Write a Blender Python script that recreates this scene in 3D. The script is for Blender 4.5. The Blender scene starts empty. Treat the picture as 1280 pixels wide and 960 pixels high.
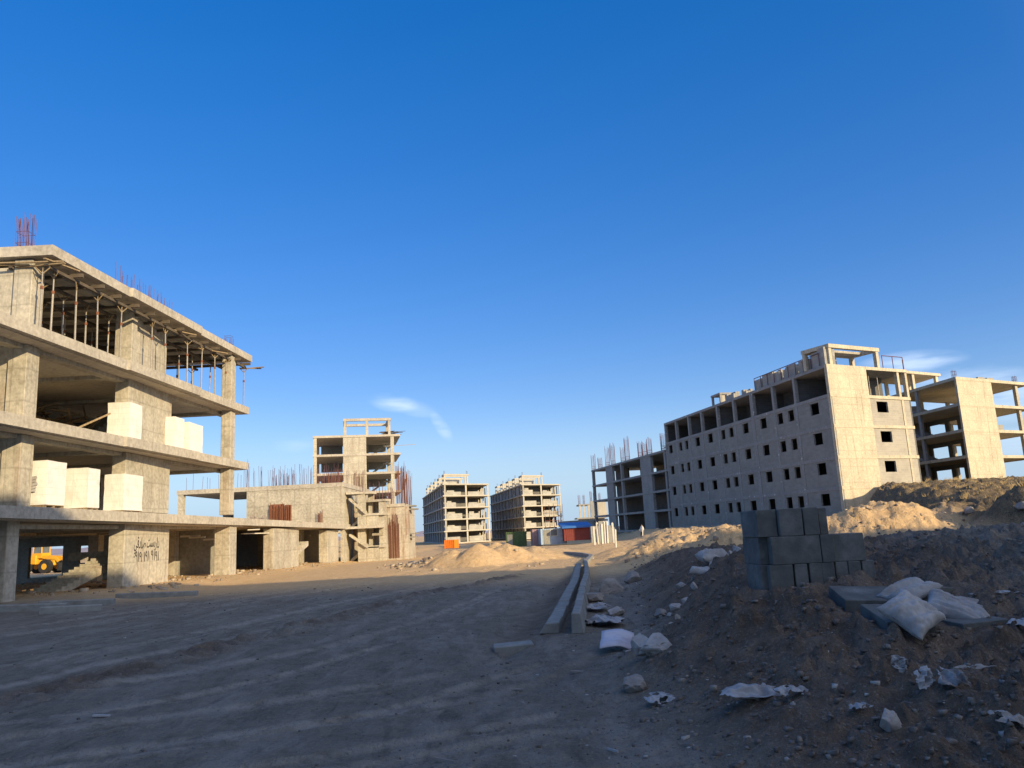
import bpy, bmesh, math, random
import numpy as np
from mathutils import Vector, Matrix
random.seed(7)
R = math.radians
sc = bpy.context.scene
col = sc.collection

# ---------------------------------------------------------------- camera
cam_d = bpy.data.cameras.new("camera"); cam = bpy.data.objects.new("camera", cam_d); col.objects.link(cam)
cam_d.sensor_width = 36.0; cam_d.lens = 36.0*980/1280
cam_d.clip_start = .1; cam_d.clip_end = 9000
cam.matrix_world = Matrix.Translation((0, 0, 1.7)) @ Matrix.Rotation(math.pi/2+R(10.6), 4, 'X') @ Matrix.Rotation(R(-2.9), 4, 'Z')
sc.camera = cam
# ---------------------------------------------------------------- sky, sun, exposure
SUN_AZ, SUN_EL = 135.0, 17.0          # clockwise from +Y
w = bpy.data.worlds.new("World"); sc.world = w; w.use_nodes = True
nt = w.node_tree; N = nt.nodes; L = nt.links
for n in list(N): N.remove(n)
out = N.new('ShaderNodeOutputWorld'); bg = N.new('ShaderNodeBackground')
sky = N.new('ShaderNodeTexSky'); sky.sky_type = 'NISHITA'; sky.sun_disc = False
sky.sun_elevation = R(SUN_EL); sky.sun_rotation = R(SUN_AZ)
sky.altitude = 1200; sky.air_density = 1.0; sky.dust_density = .4; sky.ozone_density = 2.5
hsv = N.new('ShaderNodeHueSaturation'); hsv.inputs['Hue'].default_value = .505
hsv.inputs['Saturation'].default_value = 1.22; hsv.inputs['Value'].default_value = 1.0
L.new(sky.outputs[0], hsv.inputs['Color'])
# thin wisps of cirrus, each round its own direction in the sky
gam = N.new('ShaderNodeGamma'); gam.inputs[1].default_value = .60; L.new(hsv.outputs[0], gam.inputs[0])
hs2 = N.new('ShaderNodeHueSaturation'); hs2.inputs['Hue'].default_value = .521; hs2.inputs['Saturation'].default_value = 1.36; hs2.inputs['Value'].default_value = 2.02
L.new(gam.outputs[0], hs2.inputs['Color'])
tc = N.new('ShaderNodeTexCoord')
# warm glow added to the unseen sun side of the sky, filling the shade
gd = N.new('ShaderNodeVectorMath'); gd.operation = 'DOT_PRODUCT'; gd.inputs[1].default_value = Vector((math.sin(R(SUN_AZ)), math.cos(R(SUN_AZ)), .35)).normalized()
L.new(tc.outputs['Generated'], gd.inputs[0])
gm = N.new('ShaderNodeMath'); gm.operation = 'POWER'; gm.inputs[1].default_value = 1.6
gx = N.new('ShaderNodeMath'); gx.operation = 'MAXIMUM'; gx.inputs[1].default_value = 0.0; L.new(gd.outputs['Value'], gx.inputs[0]); L.new(gx.outputs[0], gm.inputs[0])
gl = N.new('ShaderNodeMix'); gl.data_type = 'RGBA'; gl.blend_type = 'ADD'; gl.inputs['B'].default_value = (6.2, 5.6, 4.0, 1)
L.new(gm.outputs[0], gl.inputs['Factor']); L.new(hs2.outputs[0], gl.inputs['A'])
last = gl.outputs['Result']
# pale dusty band just above the horizon
sz_ = N.new('ShaderNodeSeparateXYZ'); L.new(tc.outputs['Generated'], sz_.inputs[0])
hb = N.new('ShaderNodeMapRange'); hb.interpolation_type = 'SMOOTHERSTEP'; hb.inputs['From Min'].default_value = .17; hb.inputs['From Max'].default_value = -.01; hb.inputs['To Min'].default_value = 0; hb.inputs['To Max'].default_value = .85
L.new(sz_.outputs['Z'], hb.inputs['Value'])
hx = N.new('ShaderNodeMix'); hx.data_type = 'RGBA'; hx.inputs['B'].default_value = (2.55, 3.65, 5.25, 1)
L.new(hb.outputs[0], hx.inputs['Factor']); L.new(last, hx.inputs['A']); last = hx.outputs['Result']
CL = [((-.150, .975, .166), (.034, .013), -.15, .40, 1), ((-.128, .980, .160), (.036, .012), -.3, .26, 2), ((-.092, .986, .134), (.024, .009), -1.0, .34, 3),
      ((.455, .874, .166), (.060, .014), -.05, .5, 4), ((.50, .86, .125), (.10, .034), -.1, .6, 5), ((.56, .825, .07), (.09, .03), .0, .35, 6),
      ((-.268, .956, .118), (.03, .012), 0, .15, 7)]
mp = N.new('ShaderNodeMapping'); mp.inputs['Scale'].default_value = (14, 14, 75); L.new(tc.outputs['Generated'], mp.inputs[0])
nz = N.new('ShaderNodeTexNoise'); nz.inputs['Scale'].default_value = 1.0; nz.inputs['Detail'].default_value = 5; L.new(mp.outputs[0], nz.inputs['Vector'])
def mth(op, a, b=None, cl=False):
    m = N.new('ShaderNodeMath'); m.operation = op; m.use_clamp = cl
    for i, v in enumerate((a, b)):
        if v is None: continue
        if isinstance(v, (int, float)): m.inputs[i].default_value = v
        else: L.new(v, m.inputs[i])
    return m.outputs[0]
for d, (sx, sz), rot, amt, k in CL:
    dv = Vector(d).normalized(); side = dv.cross(Vector((0, 0, 1))).normalized(); up = side.cross(dv)
    a1 = side*math.cos(rot)+up*math.sin(rot); a2 = up*math.cos(rot)-side*math.sin(rot)
    e = []
    for ax, s in ((a1, sx), (a2, sz)):
        vd = N.new('ShaderNodeVectorMath'); vd.operation = 'DOT_PRODUCT'; vd.inputs[1].default_value = ax
        L.new(tc.outputs['Generated'], vd.inputs[0])
        q = mth('DIVIDE', mth('SUBTRACT', vd.outputs['Value'], dv.dot(ax)), s); e.append(mth('POWER', mth('ABSOLUTE', q), 2.0))
    fr = N.new('ShaderNodeVectorMath'); fr.operation = 'DOT_PRODUCT'; fr.inputs[1].default_value = dv; L.new(tc.outputs['Generated'], fr.inputs[0])
    g = mth('SUBTRACT', 1.0, mth('ADD', e[0], e[1]), True)
    g = mth('MULTIPLY', g, mth('GREATER_THAN', fr.outputs['Value'], .5))
    g = mth('MULTIPLY', mth('MULTIPLY', g, mth('MULTIPLY', mth('SUBTRACT', nz.outputs[0], .34, True), 3.6)), amt, True)
    mx = N.new('ShaderNodeMix'); mx.data_type = 'RGBA'; mx.inputs['B'].default_value = (5.6, 6.6, 8.2, 1)
    L.new(g, mx.inputs['Factor']); L.new(last, mx.inputs['A']); last = mx.outputs['Result']
L.new(last, bg.inputs[0]); bg.inputs[1].default_value = .11
L.new(bg.outputs[0], out.inputs[0])
sd = bpy.data.lights.new("sun", 'SUN'); sun = bpy.data.objects.new("sun", sd); col.objects.link(sun)
sd.energy = 4.1; sd.angle = R(.33); sd.color = (1.0, .79, .475)
sdir = Vector((math.sin(R(SUN_AZ))*math.cos(R(SUN_EL)), math.cos(R(SUN_AZ))*math.cos(R(SUN_EL)), math.sin(R(SUN_EL))))
sun.rotation_euler = sdir.to_track_quat('Z', 'Y').to_euler(); sun.location = (40, -40, 60)
vs = sc.view_settings; vs.view_transform = 'Standard'; vs.look = 'None'; vs.exposure = .55; vs.gamma = 1.0; vs.use_curve_mapping = False
sc.render.engine = 'CYCLES'
sc.cycles.max_bounces = 8; sc.cycles.diffuse_bounces = 6

# ---------------------------------------------------------------- helpers
class MB:
    def __init__(s): s.v = []; s.f = []
    def add(s, vs, fs):
        o = len(s.v); s.v += [tuple(map(float, p)) for p in vs]; s.f += [tuple(i+o for i in f) for f in fs]; return s
    def box(s, a, b):
        x0, y0, z0 = (min(a[i], b[i]) for i in range(3)); x1, y1, z1 = (max(a[i], b[i]) for i in range(3))
        return s.add([(x0,y0,z0),(x1,y0,z0),(x1,y1,z0),(x0,y1,z0),(x0,y0,z1),(x1,y0,z1),(x1,y1,z1),(x0,y1,z1)],
                     [(0,3,2,1),(4,5,6,7),(0,1,5,4),(1,2,6,5),(2,3,7,6),(3,0,4,7)])
    def obb(s, c, size, rz=0, M=None):
        m = M if M is not None else Matrix.Rotation(rz, 3, 'Z'); c = Vector(c)
        vs = []
        for z in (-.5, .5):
            for x, y in ((-.5,-.5),(.5,-.5),(.5,.5),(-.5,.5)): vs.append(c + m @ Vector((x*size[0], y*size[1], z*size[2])))
        return s.add(vs, [(0,3,2,1),(4,5,6,7),(0,1,5,4),(1,2,6,5),(2,3,7,6),(3,0,4,7)])
    def beam(s, p, q, w_, h_):
        """square bar from p to q"""
        p = Vector(p); q = Vector(q); d = q-p; m = d.to_track_quat('Z', 'Y').to_matrix()
        if abs(d.normalized().z) < .99:
            z = d.normalized(); x = z.cross(Vector((0, 0, 1))).normalized(); y = x.cross(z) * -1
            m = Matrix((x, y, z)).transposed()
        return s.obb((p+q)/2, (w_, h_, d.length), M=m)
    def prism(s, poly, z0, z1):
        n = len(poly); g = lambda z, p: z(p[0], p[1]) if callable(z) else z
        area = sum(poly[i][0]*poly[(i+1) % n][1]-poly[(i+1) % n][0]*poly[i][1] for i in range(n))
        if area < 0: poly = poly[::-1]
        vs = [(p[0], p[1], g(z0, p)) for p in poly]+[(p[0], p[1], g(z1, p)) for p in poly]
        return s.add(vs, [tuple(range(n-1, -1, -1)), tuple(range(n, 2*n))]+[(i, (i+1) % n, (i+1) % n+n, i+n) for i in range(n)])
    def tube(s, p, q, r, n=6, r2=None):
        p = Vector(p); q = Vector(q); r2 = r if r2 is None else r2
        m = (q-p).to_track_quat('Z', 'Y').to_matrix(); vs = []
        for c, rr in ((p, r), (q, r2)):
            for i in range(n):
                a = 2*math.pi*i/n; vs.append(c+m @ Vector((math.cos(a)*rr, math.sin(a)*rr, 0)))
        return s.add(vs, [tuple(range(n-1, -1, -1)), tuple(range(n, 2*n))]+[(i, (i+1) % n, (i+1) % n+n, i+n) for i in range(n)])
    def wall(s, P0, P1, z0, z1, t, holes=(), rng=None):
        """wall from P0 to P1 (outside is on the right of P0->P1), thickness t to the left, holes (u0,u1,za,zb)"""
        P0 = Vector((P0[0], P0[1], 0)); P1 = Vector((P1[0], P1[1], 0)); d = P1-P0; Ln = d.length; d /= Ln
        nin = Vector((-d.y, d.x, 0))
        us = sorted({0., Ln} | {max(0, min(Ln, h[i])) for h in holes for i in (0, 1)})
        zs = sorted({z0, z1} | {max(z0, min(z1, h[i])) for h in holes for i in (2, 3)})
        def solid(i, j):
            if i < 0 or j < 0 or i >= len(us)-1 or j >= len(zs)-1: return False
            u = (us[i]+us[i+1])/2; z = (zs[j]+zs[j+1])/2
            return not any(h[0] < u < h[1] and h[2] < z < h[3] for h in holes)
        def pt(u, z, k): return P0+d*u+nin*(t*k)+Vector((0, 0, z))
        for i in range(len(us)-1):
            for j in range(len(zs)-1):
                if not solid(i, j): continue
                a, b, c, e = us[i], us[i+1], zs[j], zs[j+1]
                s.add([pt(a,c,0),pt(b,c,0),pt(b,e,0),pt(a,e,0)], [(0,1,2,3)])
                s.add([pt(a,c,1),pt(b,c,1),pt(b,e,1),pt(a,e,1)], [(3,2,1,0)])
                if not solid(i-1, j): s.add([pt(a,c,0),pt(a,e,0),pt(a,e,1),pt(a,c,1)], [(0,1,2,3)])
                if not solid(i+1, j): s.add([pt(b,c,0),pt(b,e,0),pt(b,e,1),pt(b,c,1)], [(3,2,1,0)])
                if not solid(i, j-1): s.add([pt(a,c,0),pt(b,c,0),pt(b,c,1),pt(a,c,1)], [(3,2,1,0)])
                if not solid(i, j+1): s.add([pt(a,e,0),pt(b,e,0),pt(b,e,1),pt(a,e,1)], [(0,1,2,3)])
        return s
    def build(s, name, mat, parent=None, smooth=False, bevel=0, origin=None):
        me = bpy.data.meshes.new(name)
        if parent is not None: o_ = world_loc(parent)
        elif origin is not None: o_ = Vector(origin)
        else:
            xs = np.array(s.v); o_ = Vector(((xs[:,0].min()+xs[:,0].max())/2, (xs[:,1].min()+xs[:,1].max())/2, xs[:,2].min()))
        me.from_pydata([(p[0]-o_.x, p[1]-o_.y, p[2]-o_.z) for p in s.v], [], s.f)
        if mat: me.materials.append(mat)
        if smooth: me.polygons.foreach_set('use_smooth', [True]*len(me.polygons))
        ob = bpy.data.objects.new(name, me); col.objects.link(ob)
        if parent is not None: ob.parent = parent
        else: ob.location = o_
        if bevel:
            b = ob.modifiers.new('bevel', 'BEVEL'); b.width = bevel; b.segments = 1; b.limit_method = 'ANGLE'
        return ob
def world_loc(o):
    p = Vector((0, 0, 0))
    while o is not None: p = p+o.location; o = o.parent
    return p
def tag(o, label=None, cat=None, group=None, kind=None):
    if label: o['label'] = label
    if cat: o['category'] = cat
    if group: o['group'] = group
    if kind: o['kind'] = kind
    return o
def empty(name, loc, label, cat, group=None):
    o = bpy.data.objects.new(name, None); o.empty_display_size = .3; o.location = loc; col.objects.link(o)
    return tag(o, label, cat, group)
def copy_tree(o, parent=None):
    c = o.copy(); col.objects.link(c)
    if parent is not None: c.parent = parent
    for ch in [q for q in bpy.data.objects if q.parent == o]: copy_tree(ch, c)
    return c

ORD = ['first', 'second', 'third', 'fourth', 'fifth', 'sixth', 'seventh', 'eighth', 'ninth', 'tenth', 'eleventh', 'twelfth', 'thirteenth', 'fourteenth', 'fifteenth', 'sixteenth', 'seventeenth', 'eighteenth', 'nineteenth', 'twentieth', 'twenty-first', 'twenty-second', 'twenty-third', 'twenty-fourth', 'twenty-fifth', 'twenty-sixth', 'twenty-seventh', 'twenty-eighth']
# ---------------------------------------------------------------- materials
def new_mat(name):
    m = bpy.data.materials.new(name); m.use_nodes = True; nt = m.node_tree
    b = nt.nodes['Principled BSDF']; b.inputs['Specular IOR Level'].default_value = .25
    return m, nt, b
def nod(nt, typ, **kw):
    n = nt.nodes.new(typ)
    for k, v in kw.items():
        if k in n.inputs.keys(): n.inputs[k].default_value = v
        else: setattr(n, k, v)
    return n
def ramp(nt, src, stops):
    r = nt.nodes.new('ShaderNodeValToRGB'); e = r.color_ramp.elements
    while len(e) > 1: e.remove(e[0])
    e[0].position = stops[0][0]; e[0].color = (*stops[0][1], 1) if len(stops[0][1]) == 3 else stops[0][1]
    for p, c in stops[1:]:
        q = e.new(p); q.color = (*c, 1)
    nt.links.new(src, r.inputs[0]); return r.outputs[0]
def mix(nt, f, a, b, mode='MIX'):
    m = nt.nodes.new('ShaderNodeMix'); m.data_type = 'RGBA'; m.blend_type = mode
    for k, v in (('Factor', f), ('A', a), ('B', b)):
        i = [q for q in m.inputs if q.name == k and q.enabled][0] if k != 'Factor' else m.inputs['Factor']
        if isinstance(v, (int, float)): i.default_value = v
        elif isinstance(v, tuple): i.default_value = (*v, 1) if len(v) == 3 else v
        else: nt.links.new(v, i)
    return m.outputs['Result']
def coords(nt, scale=(1, 1, 1), rnd=True):
    tc = nt.nodes.new('ShaderNodeTexCoord'); src = tc.outputs['Object']
    if rnd:
        oi = nt.nodes.new('ShaderNodeObjectInfo'); m = nod(nt, 'ShaderNodeMath', operation='MULTIPLY'); m.inputs[1].default_value = 37.0
        nt.links.new(oi.outputs['Random'], m.inputs[0]); va = nod(nt, 'ShaderNodeVectorMath', operation='ADD')
        nt.links.new(src, va.inputs[0]); nt.links.new(m.outputs[0], va.inputs[1]); src = va.outputs[0]
    mp = nt.nodes.new('ShaderNodeMapping'); mp.inputs['Scale'].default_value = scale; nt.links.new(src, mp.inputs[0]); return mp.outputs[0]
def noise(nt, vec, scale, detail=4, rough=.55, dist=0):
    n = nod(nt, 'ShaderNodeTexNoise'); n.inputs['Scale'].default_value = scale; n.inputs['Detail'].default_value = detail
    n.inputs['Roughness'].default_value = rough; n.inputs['Distortion'].default_value = dist; nt.links.new(vec, n.inputs['Vector']); return n.outputs[0]
def bump(nt, b, h, strength, dist=.02):
    n = nod(nt, 'ShaderNodeBump'); n.inputs['Strength'].default_value = strength; n.inputs['Distance'].default_value = dist
    nt.links.new(h, n.inputs['Height']); nt.links.new(n.outputs[0], b.inputs['Normal'])
def concrete(name, c0, c1, stain=(.16, .13, .10), st=.5, lifts=0, rust=0, spots=0, boards=0, bs=.35, scale=1.0):
    m, nt, b = new_mat(name); v = coords(nt, rnd=False)
    n1 = noise(nt, v, .55*scale, 5, .6); n2 = noise(nt, v, 6*scale, 4, .6)
    c = ramp(nt, n1, [(.32, c0), (.68, c1)])
    c = mix(nt, .40, c, ramp(nt, n2, [(.3, tuple(k*.6 for k in c0)), (.7, tuple(min(1, k*1.25) for k in c1))]))
    vs_ = coords(nt, (2.2, 2.2, .12), rnd=False); n3 = noise(nt, vs_, 1.6, 5, .62)
    c = mix(nt, ramp(nt, n3, [(.55, (0, 0, 0)), (.78, (st, st, st))]), c, stain)
    if rust:
        vr = coords(nt, (1.4, 1.4, .16), rnd=False); n4 = noise(nt, vr, 1.1, 5, .6)
        c = mix(nt, ramp(nt, n4, [(.55, (0, 0, 0)), (.66, (rust, rust, rust))]), c, (.22, .085, .035))
    if spots:
        vp = nod(nt, 'ShaderNodeTexVoronoi'); vp.inputs['Scale'].default_value = 1.3; nt.links.new(v, vp.inputs['Vector'])
        n5 = noise(nt, v, 9, 2); ad = nod(nt, 'ShaderNodeMath', operation='MULTIPLY_ADD'); ad.inputs[1].default_value = .25
        nt.links.new(n5, ad.inputs[0]); nt.links.new(vp.outputs['Distance'], ad.inputs[2])
        c = mix(nt, ramp(nt, ad.outputs[0], [(.20, (spots,)*3), (.30, (0, 0, 0))]), c, (.62, .6, .55))
    h = n2
    sx = nod(nt, 'ShaderNodeSeparateXYZ'); nt.links.new(v, sx.inputs[0])
    if lifts:
        md = nod(nt, 'ShaderNodeMath', operation='PINGPONG'); md.inputs[1].default_value = lifts/2
        wob = noise(nt, v, .8, 2); a2 = nod(nt, 'ShaderNodeMath', operation='MULTIPLY_ADD'); a2.inputs[1].default_value = .12
        nt.links.new(wob, a2.inputs[0]); nt.links.new(sx.outputs['Z'], a2.inputs[2]); nt.links.new(a2.outputs[0], md.inputs[0])
        c = mix(nt, ramp(nt, md.outputs[0], [(.0, (.42,)*3), (.05, (0, 0, 0))]), c, tuple(k*.62 for k in c0))
    if boards:
        s2 = nod(nt, 'ShaderNodeMath', operation='ADD'); nt.links.new(sx.outputs['X'], s2.inputs[0]); nt.links.new(sx.outputs['Y'], s2.inputs[1])
        pp = nod(nt, 'ShaderNodeMath', operation='PINGPONG'); pp.inputs[1].default_value = boards/2; nt.links.new(s2.outputs[0], pp.inputs[0])
        c = mix(nt, ramp(nt, pp.outputs[0], [(.0, (.4,)*3), (.03, (0, 0, 0))]), c, tuple(k*.55 for k in c0))
    nt.links.new(c, b.inputs['Base Color']); b.inputs['Roughness'].default_value = .9
    bump(nt, b, h, bs, .03); return m
def blockwork(name, c0, c1, mort, bw=.6, bh=.25, ux=(1, 0)):
    m, nt, b = new_mat(name); v = coords(nt, rnd=False); sx = nod(nt, 'ShaderNodeSeparateXYZ'); nt.links.new(v, sx.inputs[0])
    a = nod(nt, 'ShaderNodeMath', operation='MULTIPLY'); a.inputs[1].default_value = ux[0]; nt.links.new(sx.outputs['X'], a.inputs[0])
    a2 = nod(nt, 'ShaderNodeMath', operation='MULTIPLY_ADD'); a2.inputs[1].default_value = ux[1]; nt.links.new(sx.outputs['Y'], a2.inputs[0]); nt.links.new(a.outputs[0], a2.inputs[2])
    cb = nod(nt, 'ShaderNodeCombineXYZ'); nt.links.new(a2.outputs[0], cb.inputs[0]); nt.links.new(sx.outputs['Z'], cb.inputs[1])
    br = nod(nt, 'ShaderNodeTexBrick'); br.inputs['Scale'].default_value = 1; br.inputs['Brick Width'].default_value = bw; br.inputs['Row Height'].default_value = bh
    br.inputs['Mortar Size'].default_value = .012; br.inputs['Color1'].default_value = (*c0, 1); br.inputs['Color2'].default_value = (*c1, 1); br.inputs['Mortar'].default_value = (*mort, 1)
    nt.links.new(cb.outputs[0], br.inputs['Vector'])
    n1 = noise(nt, v, .7, 5, .6)
    c = mix(nt, ramp(nt, n1, [(.45, (0, 0, 0)), (.75, (.5, .5, .5))]), br.outputs[0], tuple(k*.6 for k in c0))
    nt.links.new(c, b.inputs['Base Color']); b.inputs['Roughness'].default_value = .92; bump(nt, b, noise(nt, v, 8), .3, .03); return m
def simple(name, c0, c1, scale=4, rough=.7, metal=0, bs=.2, spec=None, streak=None, stain=None, stain_amt=.6):
    m, nt, b = new_mat(name); v = coords(nt, streak or (1, 1, 1)); n1 = noise(nt, v, scale, 5, .6)
    c = ramp(nt, n1, [(.3, c0), (.7, c1)])
    if stain: c = mix(nt, ramp(nt, noise(nt, v, scale*.45, 6, .65), [(.5, (0, 0, 0)), (.68, (stain_amt,)*3)]), c, stain)
    nt.links.new(c, b.inputs['Base Color']); b.inputs['Roughness'].default_value = rough; b.inputs['Metallic'].default_value = metal
    if bs: bump(nt, b, noise(nt, v, scale*5), bs, .01)
    return m
def wrapmat():
    m, nt, b = new_mat('white_wrap'); v = coords(nt, rnd=False); sx = nod(nt, 'ShaderNodeSeparateXYZ'); nt.links.new(v, sx.inputs[0])
    a = nod(nt, 'ShaderNodeMath', operation='ADD'); nt.links.new(sx.outputs[0], a.inputs[0]); nt.links.new(sx.outputs[1], a.inputs[1])
    cb = nod(nt, 'ShaderNodeCombineXYZ'); nt.links.new(a.outputs[0], cb.inputs[0]); nt.links.new(sx.outputs[2], cb.inputs[1])
    br = nod(nt, 'ShaderNodeTexBrick'); br.offset = 0; br.inputs['Scale'].default_value = 1; br.inputs['Brick Width'].default_value = .6; br.inputs['Row Height'].default_value = .25
    br.inputs['Mortar Size'].default_value = .012; br.inputs['Mortar Smooth'].default_value = .6; br.inputs['Color1'].default_value = (.76, .75, .70, 1); br.inputs['Color2'].default_value = (.79, .78, .73, 1); br.inputs['Mortar'].default_value = (.70, .68, .62, 1)
    nt.links.new(cb.outputs[0], br.inputs['Vector']); n = noise(nt, coords(nt), 1.6, 5, .6)
    c = mix(nt, ramp(nt, n, [(.5, (0, 0, 0)), (.75, (.45, .45, .45))]), br.outputs[0], (.58, .52, .43))
    nt.links.new(c, b.inputs['Base Color']); b.inputs['Roughness'].default_value = .5; bump(nt, b, noise(nt, coords(nt, (1, 1, .5)), 5, 3, .5, 1.2), .45, .03); return m
M = dict(
 conc=concrete('concrete', (.31, .28, .22), (.55, .505, .41), lifts=1.22, st=.65, boards=1.15, rust=.22, bs=.6),
 concslab=concrete('slab_concrete', (.33, .295, .24), (.53, .48, .395), st=.6, spots=.35, bs=.4),
 soffit=concrete('soffit_concrete', (.50, .44, .35), (.62, .555, .455), st=.1, boards=1.3, bs=.4),  # paler than the slabs, with bounced sunlight put into the colour
 conc_rust=concrete('rusty_concrete', (.38, .34, .27), (.52, .47, .38), lifts=1.22, rust=.75, st=.5),
 conc_right=concrete('wall_concrete', (.42, .37, .28), (.62, .54, .40), stain=(.20, .15, .09), lifts=1.65, st=.85, bs=.3),
 conc_gray=concrete('grey_concrete', (.27, .265, .26), (.36, .355, .34), spots=.75, st=.35),
 conc_frame=concrete('frame_concrete', (.25, .245, .235), (.34, .33, .31), spots=1, st=.3),
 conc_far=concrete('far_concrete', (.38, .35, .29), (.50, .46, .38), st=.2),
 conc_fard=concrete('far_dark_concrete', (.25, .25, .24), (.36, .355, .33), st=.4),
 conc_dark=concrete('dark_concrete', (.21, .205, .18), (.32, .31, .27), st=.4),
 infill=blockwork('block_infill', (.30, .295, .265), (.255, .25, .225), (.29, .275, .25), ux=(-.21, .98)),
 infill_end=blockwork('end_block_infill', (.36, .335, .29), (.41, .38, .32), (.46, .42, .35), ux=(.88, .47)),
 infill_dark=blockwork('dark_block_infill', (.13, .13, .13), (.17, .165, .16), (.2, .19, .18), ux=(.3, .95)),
 farblock=blockwork('pale_block_infill', (.33, .315, .28), (.43, .41, .36), (.35, .33, .3), bw=1.2, bh=.5),
 rust=simple('rusty_steel', (.16, .06, .035), (.26, .11, .06), 9, .85),
 rebar=simple('rebar_steel', (.12, .055, .075), (.20, .10, .12), 9, .8),
 steel=simple('prop_steel', (.26, .23, .2), (.4, .37, .32), 12, .6, .2),
 wood=simple('formwork_timber', (.20, .145, .085), (.36, .27, .16), 3, .85, streak=(6, 6, 1)),
 joist=simple('dark_timber', (.08, .065, .05), (.15, .12, .09), 3, .9),
 wrap=wrapmat(),
 aac=simple('aerated_block', (.10, .105, .10), (.165, .165, .155), 6, .95, bs=.6, stain=(.30, .30, .29), stain_amt=.45),
 kerb=simple('precast_kerb', (.19, .195, .185), (.30, .30, .28), 4, .9, bs=.7, stain=(.17, .15, .13)),
 sack=simple('woven_sack', (.33, .32, .315), (.47, .455, .445), 4, .8, bs=.5, stain=(.22, .19, .17), stain_amt=.85),
 plastic=simple('dirty_plastic', (.27, .27, .28), (.42, .42, .43), 6, .6, bs=.3, stain=(.10, .08, .07), stain_amt=.9),
 rock=simple('pale_rock', (.22, .20, .185), (.34, .31, .28), 5, .95, bs=.5),
 rockw=simple('mortar_lump', (.32, .29, .27), (.48, .45, .42), 4, .95, bs=.5, stain=(.18, .14, .11)),
 board=simple('pale_board', (.50, .47, .52), (.62, .59, .62), 4, .7, stain=(.35, .27, .26)),
 yellow=simple('yellow_paint', (.70, .33, .02), (.80, .42, .03), 3, .45, bs=0),
 black=simple('rubber', (.02, .02, .02), (.04, .04, .04), 5, .8),
 glass=simple('dusty_glass', (.10, .12, .13), (.18, .2, .2), 2, .15, bs=0),
 orange=simple('orange_paint', (.75, .20, .02), (.82, .25, .03), 2, .6),
 green=simple('green_sheet', (.06, .10, .045), (.10, .15, .06), 2, .6),
 blue=simple('blue_sheet', (.03, .12, .38), (.05, .17, .48), 2, .55),
 palebl=simple('pale_blue_sheet', (.28, .38, .50), (.42, .52, .62), 1.5, .6),
 maroon=simple('red_sheet', (.17, .035, .03), (.24, .055, .045), 1.2, .6),
 pinkish=simple('faded_pink_sheet', (.30, .2, .2), (.38, .26, .25), 1.2, .6),
 post=simple('pale_post', (.52, .49, .42), (.66, .62, .54), 3, .8),
 skin=simple('skin', (.35, .2, .14), (.38, .22, .15), 3, .6, bs=0),
 shirt=simple('white_shirt', (.68, .67, .62), (.76, .75, .7), 3, .8, bs=0),
 trouser=simple('dark_cloth', (.03, .03, .04), (.05, .05, .06), 3, .9, bs=0),
 paint=simple('black_spray_paint', (.03, .028, .025), (.07, .06, .055), 12, .8, bs=0),
 twig=simple('dry_twig', (.10, .08, .06), (.2, .16, .12), 8, .9, bs=0),
 straw=simple('dry_weed', (.30, .22, .11), (.42, .31, .16), 3, .9, bs=0),
)
# ---- terrain height field -------------------------------------------------
def _hash(ix, iy, s):
    n = (ix.astype(np.int64)*374761393 + iy.astype(np.int64)*668265263 + s*974711) & 0x7fffffff
    n = ((n ^ (n >> 13))*1274126177) & 0x7fffffff
    return ((n ^ (n >> 16)) & 0xffff)/65535.0
def vnoise(x, y, s=0):
    ix = np.floor(x); iy = np.floor(y); fx = x-ix; fy = y-iy
    fx = fx*fx*(3-2*fx); fy = fy*fy*(3-2*fy)
    a = _hash(ix, iy, s); b = _hash(ix+1, iy, s); c = _hash(ix, iy+1, s); d = _hash(ix+1, iy+1, s)
    return (a*(1-fx)+b*fx)*(1-fy)+(c*(1-fx)+d*fx)*fy - 0.5
def fbm(x, y, s=0, octaves=4, gain=0.5):
    t = 0; a = 1.0
    for i in range(octaves):
        c, q = math.cos(.6*i+.3), math.sin(.6*i+.3)
        t = t + a*vnoise((x*c-y*q)*2.03**i, (x*q+y*c)*2.03**i, s+i); a *= gain
    return t
def sst(t):
    t = np.clip(t, 0, 1); return t*t*(3-2*t)
def ip(v, xs, ys): return np.interp(v, xs, ys)
def gs(x, y, cx, cy, sx, sy, a): return a*np.exp(-((x-cx)/sx)**2-((y-cy)/sy)**2)
def cone(x, y, cx, cy, r, a, n=0):
    d = np.hypot(x-cx, y-cy)/r + n
    return a*np.clip(1-d, 0, 1)**0.9*1.0
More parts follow.
